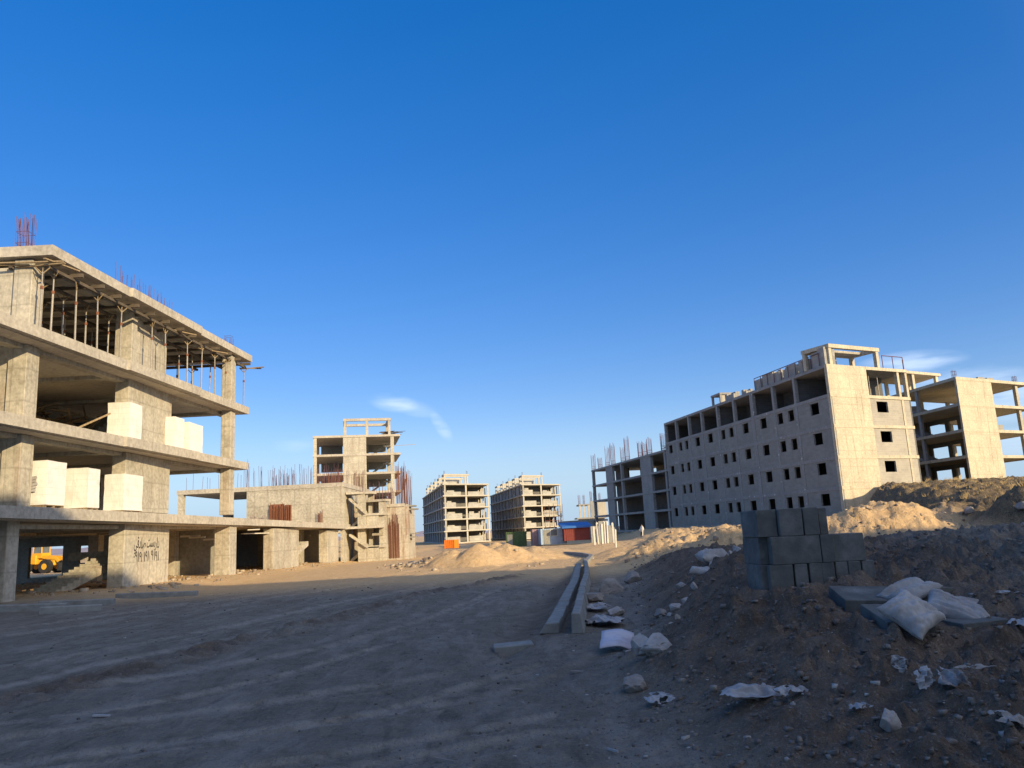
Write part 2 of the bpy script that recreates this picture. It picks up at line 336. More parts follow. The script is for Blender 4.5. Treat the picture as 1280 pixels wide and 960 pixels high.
TRACKS = [
 ([(-11, 4), (-6.9, 10), (-4.6, 17), (-1.7, 28), (.6, 42), (0, 70)], .28),
 ([(-12.6, 4), (-8.5, 10), (-6.1, 17), (-3.2, 28), (-.9, 42), (-1.5, 70)], .28),
 ([(-13, 14), (-9.2, 22), (-5.5, 32), (-3.4, 45), (-3.5, 70)], .25),
 ([(-14.8, 14), (-11, 22), (-7.3, 32), (-5.2, 45), (-5.2, 70)], .25),
 ([(-9, 5.2), (-4.6, 6.7), (-2.2, 7.8), (.2, 9.0), (1.0, 11)], .16),
 ([(-9, 6.6), (-4.9, 7.9), (-2.6, 9.0), (-.6, 10.4), (0, 13)], .16),
 ([(-9, 3.9), (-3.8, 5.3), (-1.3, 6.2), (.3, 7.0)], .14),
 ([(-8, 3.0), (-3.0, 4.4), (-.6, 5.2), (.6, 5.8)], .14),
 ([(-7, 5.6), (-3.6, 6.9), (-1.4, 8.3), (.2, 10.5)], .10), ([(-7, 4.6), (-3.2, 6.0), (-1.0, 7.0), (.2, 7.7)], .09), ([(-9, 7.3), (-5, 8.6), (-3.2, 10.2), (-2.2, 13)], .10),
 ([(-9, 8.4), (-5.2, 10.5), (-3.0, 13), (-1.8, 17), (-.3, 26)], .2)]
def track_d(x, y, pts):
    d = np.full(np.shape(x), 1e9)
    # smooth polyline
    P = np.array(pts, float); t = np.linspace(0, len(P)-1, 8*(len(P)-1)+1)
    k = np.arange(len(P)); X = np.interp(t, k, P[:, 0]); Y = np.interp(t, k, P[:, 1])
    for _ in range(6):
        X[1:-1] = (X[:-2]+X[1:-1]*2+X[2:])/4; Y[1:-1] = (Y[:-2]+Y[1:-1]*2+Y[2:])/4
    for i in range(len(X)-1):
        ax, ay, bx, by = X[i], Y[i], X[i+1], Y[i+1]
        L = (bx-ax)**2+(by-ay)**2+1e-9
        s = np.clip(((x-ax)*(bx-ax)+(y-ay)*(by-ay))/L, 0, 1)
        d = np.minimum(d, np.hypot(x-ax-s*(bx-ax), y-ay-s*(by-ay)))
    return d
WINDROW = [(-8, 8.6), (-6.3, 9.6), (-5.7, 11), (-4.8, 14.5), (-4, 18.5), (-3, 24), (-1.2, 28.5), (-.2, 32)]
def edge_x(y): return ip(y, [3, 5.3, 7, 10, 12, 22, 35, 45, 60, 100, 150], [.8, .65, .6, .65, 1.4, 2.6, 4.0, 5.2, 7, 12, 16])
def terrain(x, y, detail=True):
    """returns height, moundness, trackness, sandness"""
    x = np.asarray(x, float); y = np.asarray(y, float)
    base = -.006*np.clip(y-20, 0, 200) + .22*sst((-x-13.5)/3)*sst((y-20)/10)
    base = base + .05*fbm(x*.25, y*.25, 3, 3)
    n1 = fbm(x*.45, y*.45, 11, 4)
    xe = edge_x(y) + .5*n1
    w = ip(y, [3, 9, 20, 40, 80], [3.4, 2.3, 3, 3, 6])
    m = sst((x-xe)/w)
    pm = ip(y, [0, 3, 5, 7, 9, 12, 20, 28, 35, 50, 80, 120, 250], [.1, .15, .25, .5, .9, 1.0, .85, .6, .35, .5, .75, .7, -.6])
    pm = pm + .10*np.clip(x-6, 0, 12)*sst((y-8)/10)*sst((30-y)/10)*.35
    h = base + m*(pm-base)
    # windrow of loose soil and the swell along the road
    rid = track_d(x, y, WINDROW)
    h = h + .065*np.exp(-(rid/.45)**2)*np.clip(1+2.4*fbm(x*5, y*5, 71, 4), 0, 2)
    # ditch left of the kerb line
    dk = track_d(x, y, [(-.35, 11.5), (.05, 16), (1.0, 26), (1.9, 35.5)])
    h = h - .10*np.exp(-(dk/.45)**2)
    # kerb bed kept flat
    # big ridge on the right
    xr = ip(y, [15, 36, 50, 60, 81, 95, 130], [22, 23.5, 26, 27.8, 37.6, 44.5, 60])
    wr = ip(y, [26, 36, 50, 60], [8, 4.6, 3.6, 3])
    hr = ip(y, [15, 34, 45, 60, 87, 95, 140], [.9, 1.25, 2.35, 3.4, 4.5, 4.75, 4.9]) + .25*n1
    r = sst((x-(xr-wr)+.8*fbm(x*.3, y*.3, 31, 3))/wr)*sst((y-18)/12)
    h = h*(1-r) + hr*r
    # heaps
    for c in [(17.0, 37.2, 3.2, 2.4, 1.45), (20.2, 39.0, 3, 1.8, .9), (21.6, 34.2, 1.4, 1.3, 1.3), (13.8, 38.5, 2.0, 1.6, .35),
              (9.1, 34.5, 1.6, 1.2, .85), (10.6, 35.5, 1.2, 1.0, .9), (7.2, 36.5, 1.6, 1.2, .45), (12.4, 44, 2.5, 2, .5),
              (4.9, 27, 1.0, 2.0, .18), (6.5, 40, 1.2, 1.5, .4), (5.2, 44, 1.0, 1.2, .4), (8.5, 46, 1.6, 1.6, .5),
              (5.6, 37.5, 1.3, 1.1, .45), (8.2, 41, 1.8, 1.3, .55), (10.5, 39.5, 1.6, 1.4, .6), (6.0, 48.5, 1.5, 1.5, .55), (13, 50, 2.4, 2, .6), (2.2, 62, 2.2, 2.0, .5), (7.5, 66, 3, 3, .6), (12, 58, 3, 3, .5), (9, 84, 5, 4, .5)]:
        h = h + gs(x, y, *c)
    sand = np.zeros_like(h)
    for cx, cy, rr, a in [(-3.9, 47, 1.9, 1.0), (-2.5, 46.5, 2.2, 1.35), (-.9, 49, 2.6, 1.15), (.9, 52, 2.4, .9), (-4.7, 51, 2.0, .9), (-1.7, 53, 2.5, 1.3)]:
        c = cone(x, y, cx, cy, rr, a, .12*fbm(x*.9, y*.9, 41, 3)); sand = np.maximum(sand, c)
    h = h + sand
    near_k = sst(1.6-np.abs(x-ip(y, [12, 22, 35], [.75, 1.6, 2.75])))*sst((y-11)/1)*sst((37-y)/2)
    tr = np.zeros_like(h)
    if detail:
        rough = .25+.75*m
        far = sst((y-33)/6)*m
        dn = fbm(x*.8, y*.8, 51, 6, .55)
        h = h + (.025+.20*m+.30*far)*dn*(1-.7*near_k)
        cl = np.abs(fbm(x*2.3, y*2.3, 61, 5, .6)); h = h + (.022+.19*m)*cl*(1-.6*near_k)
        cl = np.clip(fbm(x*7, y*7, 65, 3, .6)-.12, 0, 1); h = h + (.012+.22*m)*cl
        cl = fbm(x*17, y*17, 67, 2, .6); h = h + (.004+.018*m)*cl*sst((22-y)/8)
        for pts, wd in TRACKS:
            d = track_d(x, y, pts)+.16*fbm(x*.8, y*.8, 81, 4)
            k = (1-m)
            h = h + k*(-.035*np.exp(-(d/wd)**2)+.02*np.exp(-((d-wd*1.5)/(.3*wd))**2))
            tr = np.maximum(tr, k*np.exp(-((d-wd*1.0)/(.035+wd*.22))**2)*np.clip(.75+1.3*fbm(x*.35+wd*9, y*.35, 91, 3), 0, 1))
    # trodden level patch that carries the block stack and the loose blocks
    k = sst((1.15-np.abs(x-3.45))/.45)*sst((y-8.75)/.45)*sst((10.3-y)/.4); h = h*(1-k)+.855*k
    k = sst((.75-np.abs(x-3.75))/.3)*sst((y-7.2)/.3)*sst((8.75-y)/.3)*.8; h = h*(1-k)+(.62+.16*(y-7.5))*k
    return h, m, tr, np.clip(sand*3, 0, 1), r
def H(x, y):
    return float(terrain(np.array([x]), np.array([y]))[0][0])
# ---- end terrain

# ---------------------------------------------------------------- ground sheet
def build_ground():
    cx, cy = 0.0, -7.0
    r = [4.0]
    while r[-1] < 4200: r.append(r[-1]*(1.03 if r[-1] < 10 else 1.0031 if r[-1] < 26 else 1.006 if r[-1] < 75 else (1.012 if r[-1] < 160 else 1.08)))
    r = np.array(r); a = np.radians(np.concatenate([np.linspace(-100, -46, 60)[:-1], np.linspace(-46, 46, 760), np.linspace(46, 100, 60)[1:]]))
    RR, AA = np.meshgrid(r, a, indexing='ij'); X = cx+RR*np.sin(AA); Y = cy+RR*np.cos(AA)
    h, m, tr, sand, rg = terrain(X, Y)
    far = sst((RR-240)/200); h = h*(1-far)+far*(-1.2)
    nr, na = RR.shape
    co = np.stack([X, Y, h], -1).reshape(-1, 3)
    idx = np.arange(nr*na).reshape(nr, na)
    f = np.stack([idx[:-1, :-1], idx[1:, :-1], idx[1:, 1:], idx[:-1, 1:]], -1).reshape(-1, 4)[:, ::-1]
    me = bpy.data.meshes.new('ground'); me.vertices.add(len(co)); me.vertices.foreach_set('co', co.ravel())
    me.loops.add(f.size); me.loops.foreach_set('vertex_index', f.ravel().astype(np.int32))
    me.polygons.add(len(f)); me.polygons.foreach_set('loop_start', np.arange(0, f.size, 4, dtype=np.int32))
    me.update(calc_edges=True)
    me.polygons.foreach_set('use_smooth', np.ones(len(f), bool))
    at = me.color_attributes.new('soil', 'FLOAT_COLOR', 'POINT')
    # r: loose dark spoil and painted ditch shade, g: wheel tracks, b: sand and brightened sunlit ground
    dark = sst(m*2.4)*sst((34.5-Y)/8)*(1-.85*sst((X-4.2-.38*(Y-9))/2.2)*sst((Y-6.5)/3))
    wr_ = track_d(X, Y, WINDROW); dark = np.maximum(dark, .85*np.exp(-(wr_/.5)**2)*np.clip(.6+1.8*fbm(X*1.5, Y*1.5, 72, 4), 0, 1))
    dry = np.maximum(sst((Y-24)/10), sst((Y-27)/5)*sst((-11-X)/3))  # sandy tone sets in by the shadow edge, brightening the sunlit strip in colour
    dch = track_d(X, Y, [(-.1, 13), (.35, 17), (1.4, 26), (2.4, 34)]); dark = np.maximum(dark, .8*np.exp(-(dch/.42)**2)*sst((Y-12)/1.5)*sst((36-Y)/5))  # dark shadow-like band painted into the soil along the kerb ditch
    bank = sst((edge_x(Y)+.9-X)/1.2)*m; dark = np.maximum(dark, .0*bank)
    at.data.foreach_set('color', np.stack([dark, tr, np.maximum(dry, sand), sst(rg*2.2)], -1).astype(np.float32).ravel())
    mt, nt, b = new_mat('earth'); lk = nt.links
    v = coords(nt, rnd=False); ca = nod(nt, 'ShaderNodeVertexColor', layer_name='soil')
    sp = nod(nt, 'ShaderNodeSeparateColor'); lk.new(ca.outputs[0], sp.inputs[0])
    nA = noise(nt, v, .35, 6, .6); nB = noise(nt, v, 3.2, 8, .62); nC = noise(nt, v, 18, 5, .65); nD = noise(nt, v, 27, 5, .75)
    road = ramp(nt, nA, [(.3, (.185, .158, .125)), (.7, (.265, .23, .185))])
    road = mix(nt, .45, road, ramp(nt, nB, [(.3, (.12, .108, .088)), (.72, (.34, .31, .255))]))
    stretch = coords(nt, (1.1, .28, 1), rnd=False)
    nS = noise(nt, stretch, 1.7, 7, .68, .4)
    road = mix(nt, ramp(nt, nS, [(.48, (0, 0, 0)), (.66, (.6, .6, .6))]), road, (.37, .34, .29))
    nS2 = noise(nt, stretch, 4.1, 8, .7, .6)
    road = mix(nt, ramp(nt, nS2, [(.30, (.75, .75, .75)), (.46, (0, 0, 0))]), road, (.11, .092, .078))
    trk = nod(nt, 'ShaderNodeMath', operation='MULTIPLY'); lk.new(sp.outputs[1], trk.inputs[0]); lk.new(ramp(nt, nB, [(.34, (.12,)*3), (.56, (1, 1, 1))]), trk.inputs[1])
    road = mix(nt, trk.outputs[0], road, (.385, .35, .295))
    sand = ramp(nt, nB, [(.25, (.58, .375, .18)), (.75, (.80, .56, .30))])
    sand = mix(nt, ramp(nt, nA, [(.4, (0, 0, 0)), (.7, (.4, .4, .4))]), sand, (.66, .49, .30))
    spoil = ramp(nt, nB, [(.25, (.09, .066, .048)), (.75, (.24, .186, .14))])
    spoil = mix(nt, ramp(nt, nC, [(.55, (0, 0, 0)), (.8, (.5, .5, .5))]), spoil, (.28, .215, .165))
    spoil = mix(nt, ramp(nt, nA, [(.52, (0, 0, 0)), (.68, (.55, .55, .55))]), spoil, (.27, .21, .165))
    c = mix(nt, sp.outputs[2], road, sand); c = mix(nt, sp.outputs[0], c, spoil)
    weedy = ramp(nt, nC, [(.42, (.075, .06, .04)), (.72, (.27, .21, .13))])
    al = nod(nt, 'ShaderNodeMath', operation='MULTIPLY'); lk.new(ca.outputs['Alpha'], al.inputs[0]); lk.new(ramp(nt, nB, [(.35, (.75,)*3), (.6, (1.0,)*3)]), al.inputs[1])
    c = mix(nt, al.outputs[0], c, weedy)
    c = mix(nt, ramp(nt, nC, [(.2, (.45,)*3), (.42, (0, 0, 0))]), c, tuple([.05, .042, .038]))
    c = mix(nt, ramp(nt, nD, [(.56, (0, 0, 0)), (.68, (.55,)*3)]), c, (.42, .37, .31))
    c = mix(nt, ramp(nt, nD, [(.30, (.6,)*3), (.42, (0, 0, 0))]), c, (.06, .048, .04))
    lk.new(c, b.inputs['Base Color']); b.inputs['Roughness'].default_value = .97; b.inputs['Specular IOR Level'].default_value = .1
    ad = nod(nt, 'ShaderNodeMath', operation='MULTIPLY_ADD'); ad.inputs[1].default_value = .35; lk.new(nC, ad.inputs[0]); lk.new(nB, ad.inputs[2]); ad.inputs[1].default_value = .5
    bump(nt, b, ad.outputs[0], 1.0, .14)
    me.materials.append(mt)
    o = bpy.data.objects.new('ground', me); col.objects.link(o); tag(o, kind='structure')
    return o
build_ground()
# far hills, low on the horizon
def hills():
    mb = MB(); n = 90; rows = []
    for j in range(7):
        y = 2600+j*180
        rows.append([(-2600+i*(3600/n), y, max(-3, (-2+62*math.sin(math.pi*j/6)*(.55+.9*float(fbm(np.array([i*.13+j*.2]), np.array([3.3+j*.2]), 5, 5)[0]))*(1 if i < 48 else max(0, 1-(i-48)/22))))) for i in range(n+1)])
    vs = [p for r_ in rows for p in r_]; k = n+1
    mb.add(vs, [(j*k+i, j*k+i+1, (j+1)*k+i+1, (j+1)*k+i) for j in range(6) for i in range(n)])
    m = simple('far_hill', (.34, .29, .31), (.42, .36, .38), .004, 1, bs=0)
    tag(mb.build('hills', m, smooth=True), kind='structure')
hills()
TH = lambda x, y: float(terrain(np.array([float(x)]), np.array([float(y)]))[0][0])

# ---------------------------------------------------------------- shared building bits
def bars(mb, x0, y0, x1, y1, z, n, hgt, r=.014, jit=.12, lean=.05, rng=random):
    for i in range(n):
        t = (i+.5)/n; x = x0+(x1-x0)*t+rng.uniform(-jit, jit); y = y0+(y1-y0)*t+rng.uniform(-jit, jit)
        hh = hgt*rng.uniform(.72, 1.05)
        mb.tube((x, y, z-.05), (x+rng.uniform(-lean, lean)*hh, y+rng.uniform(-lean, lean)*hh, z+hh), r, 4)
def cage(mb, x, y, z, hgt, s=.45, n=4, r=.013, lean=.02):
    """column starter bars with ties"""
    for i in range(n):
        for j in range(n):
            if 0 < i < n-1 and 0 < j < n-1: continue
            a, b_ = x+(i/(n-1)-.5)*s, y+(j/(n-1)-.5)*s; hh = hgt*random.uniform(.8, 1)
            mb.tube((a, b_, z-.05), (a+random.uniform(-lean, lean)*hh, b_+random.uniform(-lean, lean)*hh, z+hh), r, 4)
    for k in range(2):
        zz = z+.3+.45*k
        for a, b_ in (((-.5, -.5), (.5, -.5)), ((.5, -.5), (.5, .5)), ((.5, .5), (-.5, .5)), ((-.5, .5), (-.5, -.5))):
            mb.tube((x+a[0]*s, y+a[1]*s, zz), (x+b_[0]*s, y+b_[1]*s, zz), r*.7, 4)

# ---------------------------------------------------------------- A: the big frame on the left
FA = lambda y: -17.1+.052*(y-26)                       # street edge of its slabs
A = empty('apartment_building', (-22, 26, 0), 'four storey concrete frame on the left with steel props and white block pallets', 'building')
def slabA(z, ys, th=.42, back=-31.5, name='floor_slab', mt='concslab'):
    y0, y1 = ys; kn = [k for k in (33.3, 40.2) if y0 < k < y1]
    pts = []; off = .0
    pts.append((FA(y0), y0))
    for k in kn: pts += [(FA(k)+off, k), (FA(k)+off+(.12 if off == 0 else -.12), k+.05)]; off = .12 if off == 0 else 0
    pts += [(FA(y1)+off, y1), (back, y1), (back, y0)]
    b_ = MB().prism(pts, z-th, z); return b_.build(name, M[mt], A)
for z in (6.5, 9.85): slabA(z, (21.5, 46.9))
slabA(13.15, (27.9, 47.3), .40, name='roof_slab')
# podium slab: goes on beyond the tower of floors, dropping slightly with the street
def zp(x, y): return 3.4-.0095*(max(y, 26)-26)
def XP(y): return FA(y) if y <= 47 else FA(47)+.055*(y-47)
pol = [(XP(y), y) for y in (21.5, 30, 39, 47, 56, 68.4)]
MB().prism(pol+[(-15.2+.1, 68.4), (-38, 68.4), (-38, 47.5), (-31.5, 47.0), (-31.5, 21.5)], lambda x, y: zp(x, y)-.40, zp).build('floor_slab', M['concslab'], A)
# soffit panels and downstand beams under every slab
for z, y0, y1 in ((6.5-.42, 21.5, 46.9), (9.85-.42, 21.5, 46.9), (13.15-.40, 27.9, 47.2), (3.4-.42, 26, 47)):
    if z < 12:
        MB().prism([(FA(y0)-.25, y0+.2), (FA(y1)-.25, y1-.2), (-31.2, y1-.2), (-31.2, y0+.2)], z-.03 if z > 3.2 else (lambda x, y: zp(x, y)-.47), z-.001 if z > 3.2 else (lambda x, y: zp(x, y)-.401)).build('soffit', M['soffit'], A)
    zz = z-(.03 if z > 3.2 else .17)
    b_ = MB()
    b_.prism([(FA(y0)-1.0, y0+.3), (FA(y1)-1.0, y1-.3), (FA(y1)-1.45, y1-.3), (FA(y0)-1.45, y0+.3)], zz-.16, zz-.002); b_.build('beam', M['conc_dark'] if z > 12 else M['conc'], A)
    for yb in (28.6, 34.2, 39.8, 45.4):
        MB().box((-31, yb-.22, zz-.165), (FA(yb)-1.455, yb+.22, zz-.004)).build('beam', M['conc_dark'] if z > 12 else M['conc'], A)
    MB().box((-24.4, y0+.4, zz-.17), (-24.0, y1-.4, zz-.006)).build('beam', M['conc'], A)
def colA(x0, x1, y0, y1, z0, z1, name='column', mt='conc'): return MB().box((x0, y0, z0), (x1, y1, z1)).build(name, M[mt], A, bevel=.02)
lv = [(9.85, 12.70), (6.5, 9.40), (3.4, 6.05), (-.3, 2.98)]
for i, (z0, z1) in enumerate(lv):
    if i < 3:
        colA(-19.7, -18.55, 28.25, 29.1, z0, z1); colA(-18.55, -17.85, 28.12, 28.9, z0, z1-.003)
    else: colA(-19.9, -17.75, 27.5, 28.2, z0, z1)
    if i == 0:
        colA(-18.3, -17.5, 35.2, 35.7, z0, z1, 'wall'); colA(-18.2, -17.75, 35.7, 39.4, z0, z1-.002, 'wall')
    else:
        w_ = colA(-18.08, -17.45 if i < 3 else -17.38, 35.0, 39.5, z0, z1 if i < 3 else 2.85, 'wall')
        if i == 3: w_['label'] = 'wall with black handwriting sprayed on it'; WALL_G = w_
    colA(-16.95 if i < 3 else -17.2, -16.38 if i < 3 else -16.34, 44.9, 45.6 if i < 3 else 46.0, z0, z1 if i < 3 else 2.8)
    for yb in (28.4, 35.2, 45.2):
        colA(-24.5, -23.9, yb, yb+.6, z0, z1-.004 if i < 3 else 2.7)
    if i in (1, 2):
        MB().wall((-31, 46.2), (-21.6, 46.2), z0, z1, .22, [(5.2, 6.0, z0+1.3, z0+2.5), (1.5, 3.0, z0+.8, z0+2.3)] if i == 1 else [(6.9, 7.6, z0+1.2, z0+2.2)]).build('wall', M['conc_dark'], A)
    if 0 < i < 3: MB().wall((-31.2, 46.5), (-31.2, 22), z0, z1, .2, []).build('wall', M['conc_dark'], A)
# thin rear edge posts, top storey
for x_ in (-28,): colA(x_, x_+.45, 46.2, 46.7, 9.85, 12.7)
# ground floor rear walls with openings, stair flight
MB().wall((-42, 47.8), (-25.5, 47.8), -.2, 2.9, .25, [(12.55-.0, 14.6, .35, 2.15), (16.0-.45, 16.35, 1.1, 2.1)]).build('wall', M['conc_dark'], A)
MB().wall((-25.5, 47.9), (-18.6, 48.4), -.2, 2.9, .25, []).build('wall', M['conc_dark'], A).location.z -= 0
MB().wall((-30.6, 66.6), (-15.9, 66.6), -.3, 2.85, .25, [(2.0, 2.55, 1.1, 2.5), (3.2, 3.95, .9, 2.5)]).build('wall', M['conc_gray'], A)
def flight(mb, p, q, width, th=.2, axis='y'):
    """stair flight with steps on top from p up to q, running in x or y"""
    n = 15; p = Vector(p); q = Vector(q)
    o_ = Vector((0, width, 0)) if axis == 'x' else Vector((width, 0, 0))
    prof = []
    for i in range(n):
        a = p.lerp(q, i/n); c = p.lerp(q, (i+1)/n); prof += [(a.x, a.y, c.z), (c.x, c.y, c.z)]
    prof = [tuple(p)]+prof+[tuple(q+Vector((0, 0, -th*1.6))), tuple(p+Vector((0, 0, -th*1.2)))]
    k = len(prof); mb.add(prof+[tuple(Vector(v_)+o_) for v_ in prof], [tuple(range(k)), tuple(range(2*k-1, k-1, -1))]+[((i+1) % k, i, i+k, (i+1) % k+k) for i in range(k)])
f_ = MB(); flight(f_, (-20.9, 34.0, .1), (-18.9, 36.9, 1.75), 1.2); f_.box((-20.9, 36.9, 1.35), (-18.6, 38.3, 1.72)); f_.build('stair_flight', M['conc'], A)
f_ = MB(); flight(f_, (-17.5, 53.6, -.2), (-16.6, 58.5, 1.7), 1.1); f_.build('stair_flight', M['conc'], A)
f_ = MB(); flight(f_, (-23.5, 38, 6.6), (-21.5, 42, 9.3), 1.2); f_.build('stair_flight', M['conc_dark'], A)
# podium columns and walls further down the street
for (x0, x1, y0, y1) in ((-16.6, -15.95, 51.6, 57.6), (-16.2, -15.5, 64.3, 68.2), (-21.2, -20.6, 47.6, 48.2), (-22.6, -22.0, 56, 56.6), (-19.7, -19.2, 60.0, 60.5)):
    colA(x0, x1, y0, y1, -.5, zp(0, (y0+y1)/2)-.5, 'column' if y1-y0 < 2 else 'wall')
MB().wall((-17.9, 58), (-17.7, 65.5), -.4, 2.7, .25, [(5.8, 6.5, -.4, 2.2)]).build('wall', M['conc'], A)
# underside debris: pale hanging formwork pieces under the podium
for a_, s_, r_ in (((-16.35, 48.9, 2.55), (.7, 2.6, .05), 20), ((-16.6, 50.4, 2.35), (.2, 3.2, .06), -14)): MB().obb(a_, s_, R(r_)).build('formwork', M['post'], A)
b_ = MB(); b_.obb((-19.6, 47.4, 2.35), (1.1, .3, .1)); b_.obb((-19.1, 47.2, 2.25), (.9, .3, .08)); b_.obb((-18.3, 47.5, 2.1), (1.0, .3, .1)); b_.build('formwork', M['post'], A)
# roof bars
b_ = MB(); cage(b_, -18.45, 28.5, 13.15, 1.6, .45, 5, .013, .05); b_.box((-18.3, 28.4, 13.15), (-17.6, 29, 13.3)); b_.build('rebar_cluster', M['rebar'], A)
b_ = MB(); bars(b_, -17.9, 34.2, -17.9, 40.0, 13.15, 40, 1.55, .011, .12, .04); b_.build('rebar_cluster', M['rebar'], A)
b_ = MB(); cage(b_, -16.7, 45.2, 13.15, .75, .4, 3, .012, .04); b_.build('rebar_cluster', M['rebar'], A)
# timber falsework under the roof slab
for k in range(14):
    y = 28.3+k*1.42
    MB().box((-30.5, y-.05, 12.45), (FA(y)+.06*random.uniform(-1, 2), y+.05, 12.60)).build('formwork_joist', M['joist'], A)
for xo in (.35, 1.7, 3.3, 5.4, 7.6):
    MB().prism([(FA(28)-xo-.06, 28.1), (FA(28)-xo+.06, 28.1), (FA(47)-xo+.06, 47.1), (FA(47)-xo-.06, 47.1)], 12.33, 12.448).build('formwork_ledger', M['joist'], A)
b_ = MB()
for (x, y, rz, ln) in ((-17.9, 27.85, 4, 2.6), (-17.5, 28.0, -6, 2.0), (-18.7, 27.9, 8, 1.6), (-16.85, 28.3, 74, 1.6), (-16.75, 38.3, 60, 2.2), (-16.7, 42.2, 55, 2.4), (-16.1, 47.3, 20, 1.3), (-16.0, 47.4, -8, 1.5)):
    MB().obb((x, y, 12.40+random.uniform(-.05, .08)), (ln, .10, .05), R(rz)).build('formwork_plank', M['wood'], A)
# crumbling formwork heap on the top floor and scaffold timber one floor below
def timber_heap(name, loc, n, spread, seed, label):
    rng = random.Random(seed); mb = MB()
    for _ in range(n):
        rz = rng.uniform(0, math.pi); rx = rng.uniform(-.7, .7); m = Matrix.Rotation(rz, 3, 'Z') @ Matrix.Rotation(rx, 3, 'Y')
        z_ = rng.random()
        mb.obb((loc[0]+rng.gauss(0, spread[0]), loc[1]+rng.gauss(0, spread[1]), loc[2]+.1+z_*spread[2]), (rng.uniform(.7, 2.0), rng.uniform(.06, .3), rng.uniform(.03, .08)), M=m)
    o = mb.build(name, M['wood'], None, origin=loc); tag(o, label, 'timber'); return o
timber_heap('timber_pile', (-22.0, 41.0, 9.85), 120, (.7, 1.1, 1.8), 4, 'heap of broken formwork timber on the top floor behind the props')
timber_heap('timber_pile', (-23.0, 38.5, 6.5), 90, (.9, 1.3, 2.0), 5, 'jumble of boards and poles deep inside the second floor of the left frame')
# steel props (one thing each)
def make_prop():
    r_ = empty('shoring_prop', (0, 0, 0), '', 'prop')
    MB().box((-.08, -.08, .004), (.08, .08, .02)).tube((0, 0, .02), (0, 0, 1.65), .038, 7).build('outer_tube', M['steel'], r_)
    MB().tube((0, 0, 1.65), (0, 0, 2.28), .027, 7).build('inner_tube', M['steel'], r_)
    MB().tube((0, 0, 1.60), (0, 0, 1.72), .058, 7).build('collar', M['rust'], r_)
    h_ = MB()
    for a in (-1, 1): h_.tube((0, 0, 2.2), (.26*a, 0, 2.46), .024, 5)
    h_.tube((0, 0, 2.2), (0, 0, 2.46), .02, 5); h_.build('fork_head', M['wood'], r_)
    return r_
proto = make_prop(); first = True
rows = {.35: [27.95, 28.6, 30.1, 31.6, 33.3, 36.0, 37.3, 39.6, 41.2, 42.9, 44.3, 46.9],
        1.7: [29.6, 31.4, 33.0, 34.7, 39.0, 41.5, 43.1, 45.2], 3.3: [31.0, 32.5, 34.1, 36.2, 40.9, 42.5, 44.6, 46.4],
        5.4: [32.6, 34.4, 36.9, 41.6, 43.7, 45.9], 7.6: [34.0, 37.6, 43.6, 46.2]}
rown = {.35: ' steel prop from the left along the open edge under the top slab', 1.7: ' steel prop from the left in the second row under the top slab',
        3.3: ' steel prop from the left in the third row under the top slab', 5.4: ' steel prop from the left in the shaded fourth row under the top slab', 7.6: ' steel prop from the left in the innermost row under the top slab'}
for off, ys in rows.items():
    for y in ys:
        p_ = proto if first else copy_tree(proto); first = False
        p_.location = (FA(y)-off, y, 9.85); p_.rotation_euler = (R(random.uniform(-1.5, 1.5)), R(random.uniform(-1.2, 1.2)), random.uniform(0, 3))
        if off == 1.7 and y == 29.6: p_.rotation_euler = (R(0), R(5), .4)
        p_['label'] = ORD[ys.index(y)]+rown[off]; p_['group'] = 'steel props under the top slab, '+{.35: 'front', 1.7: 'second', 3.3: 'third', 5.4: 'fourth', 7.6: 'innermost'}[off]+' row'
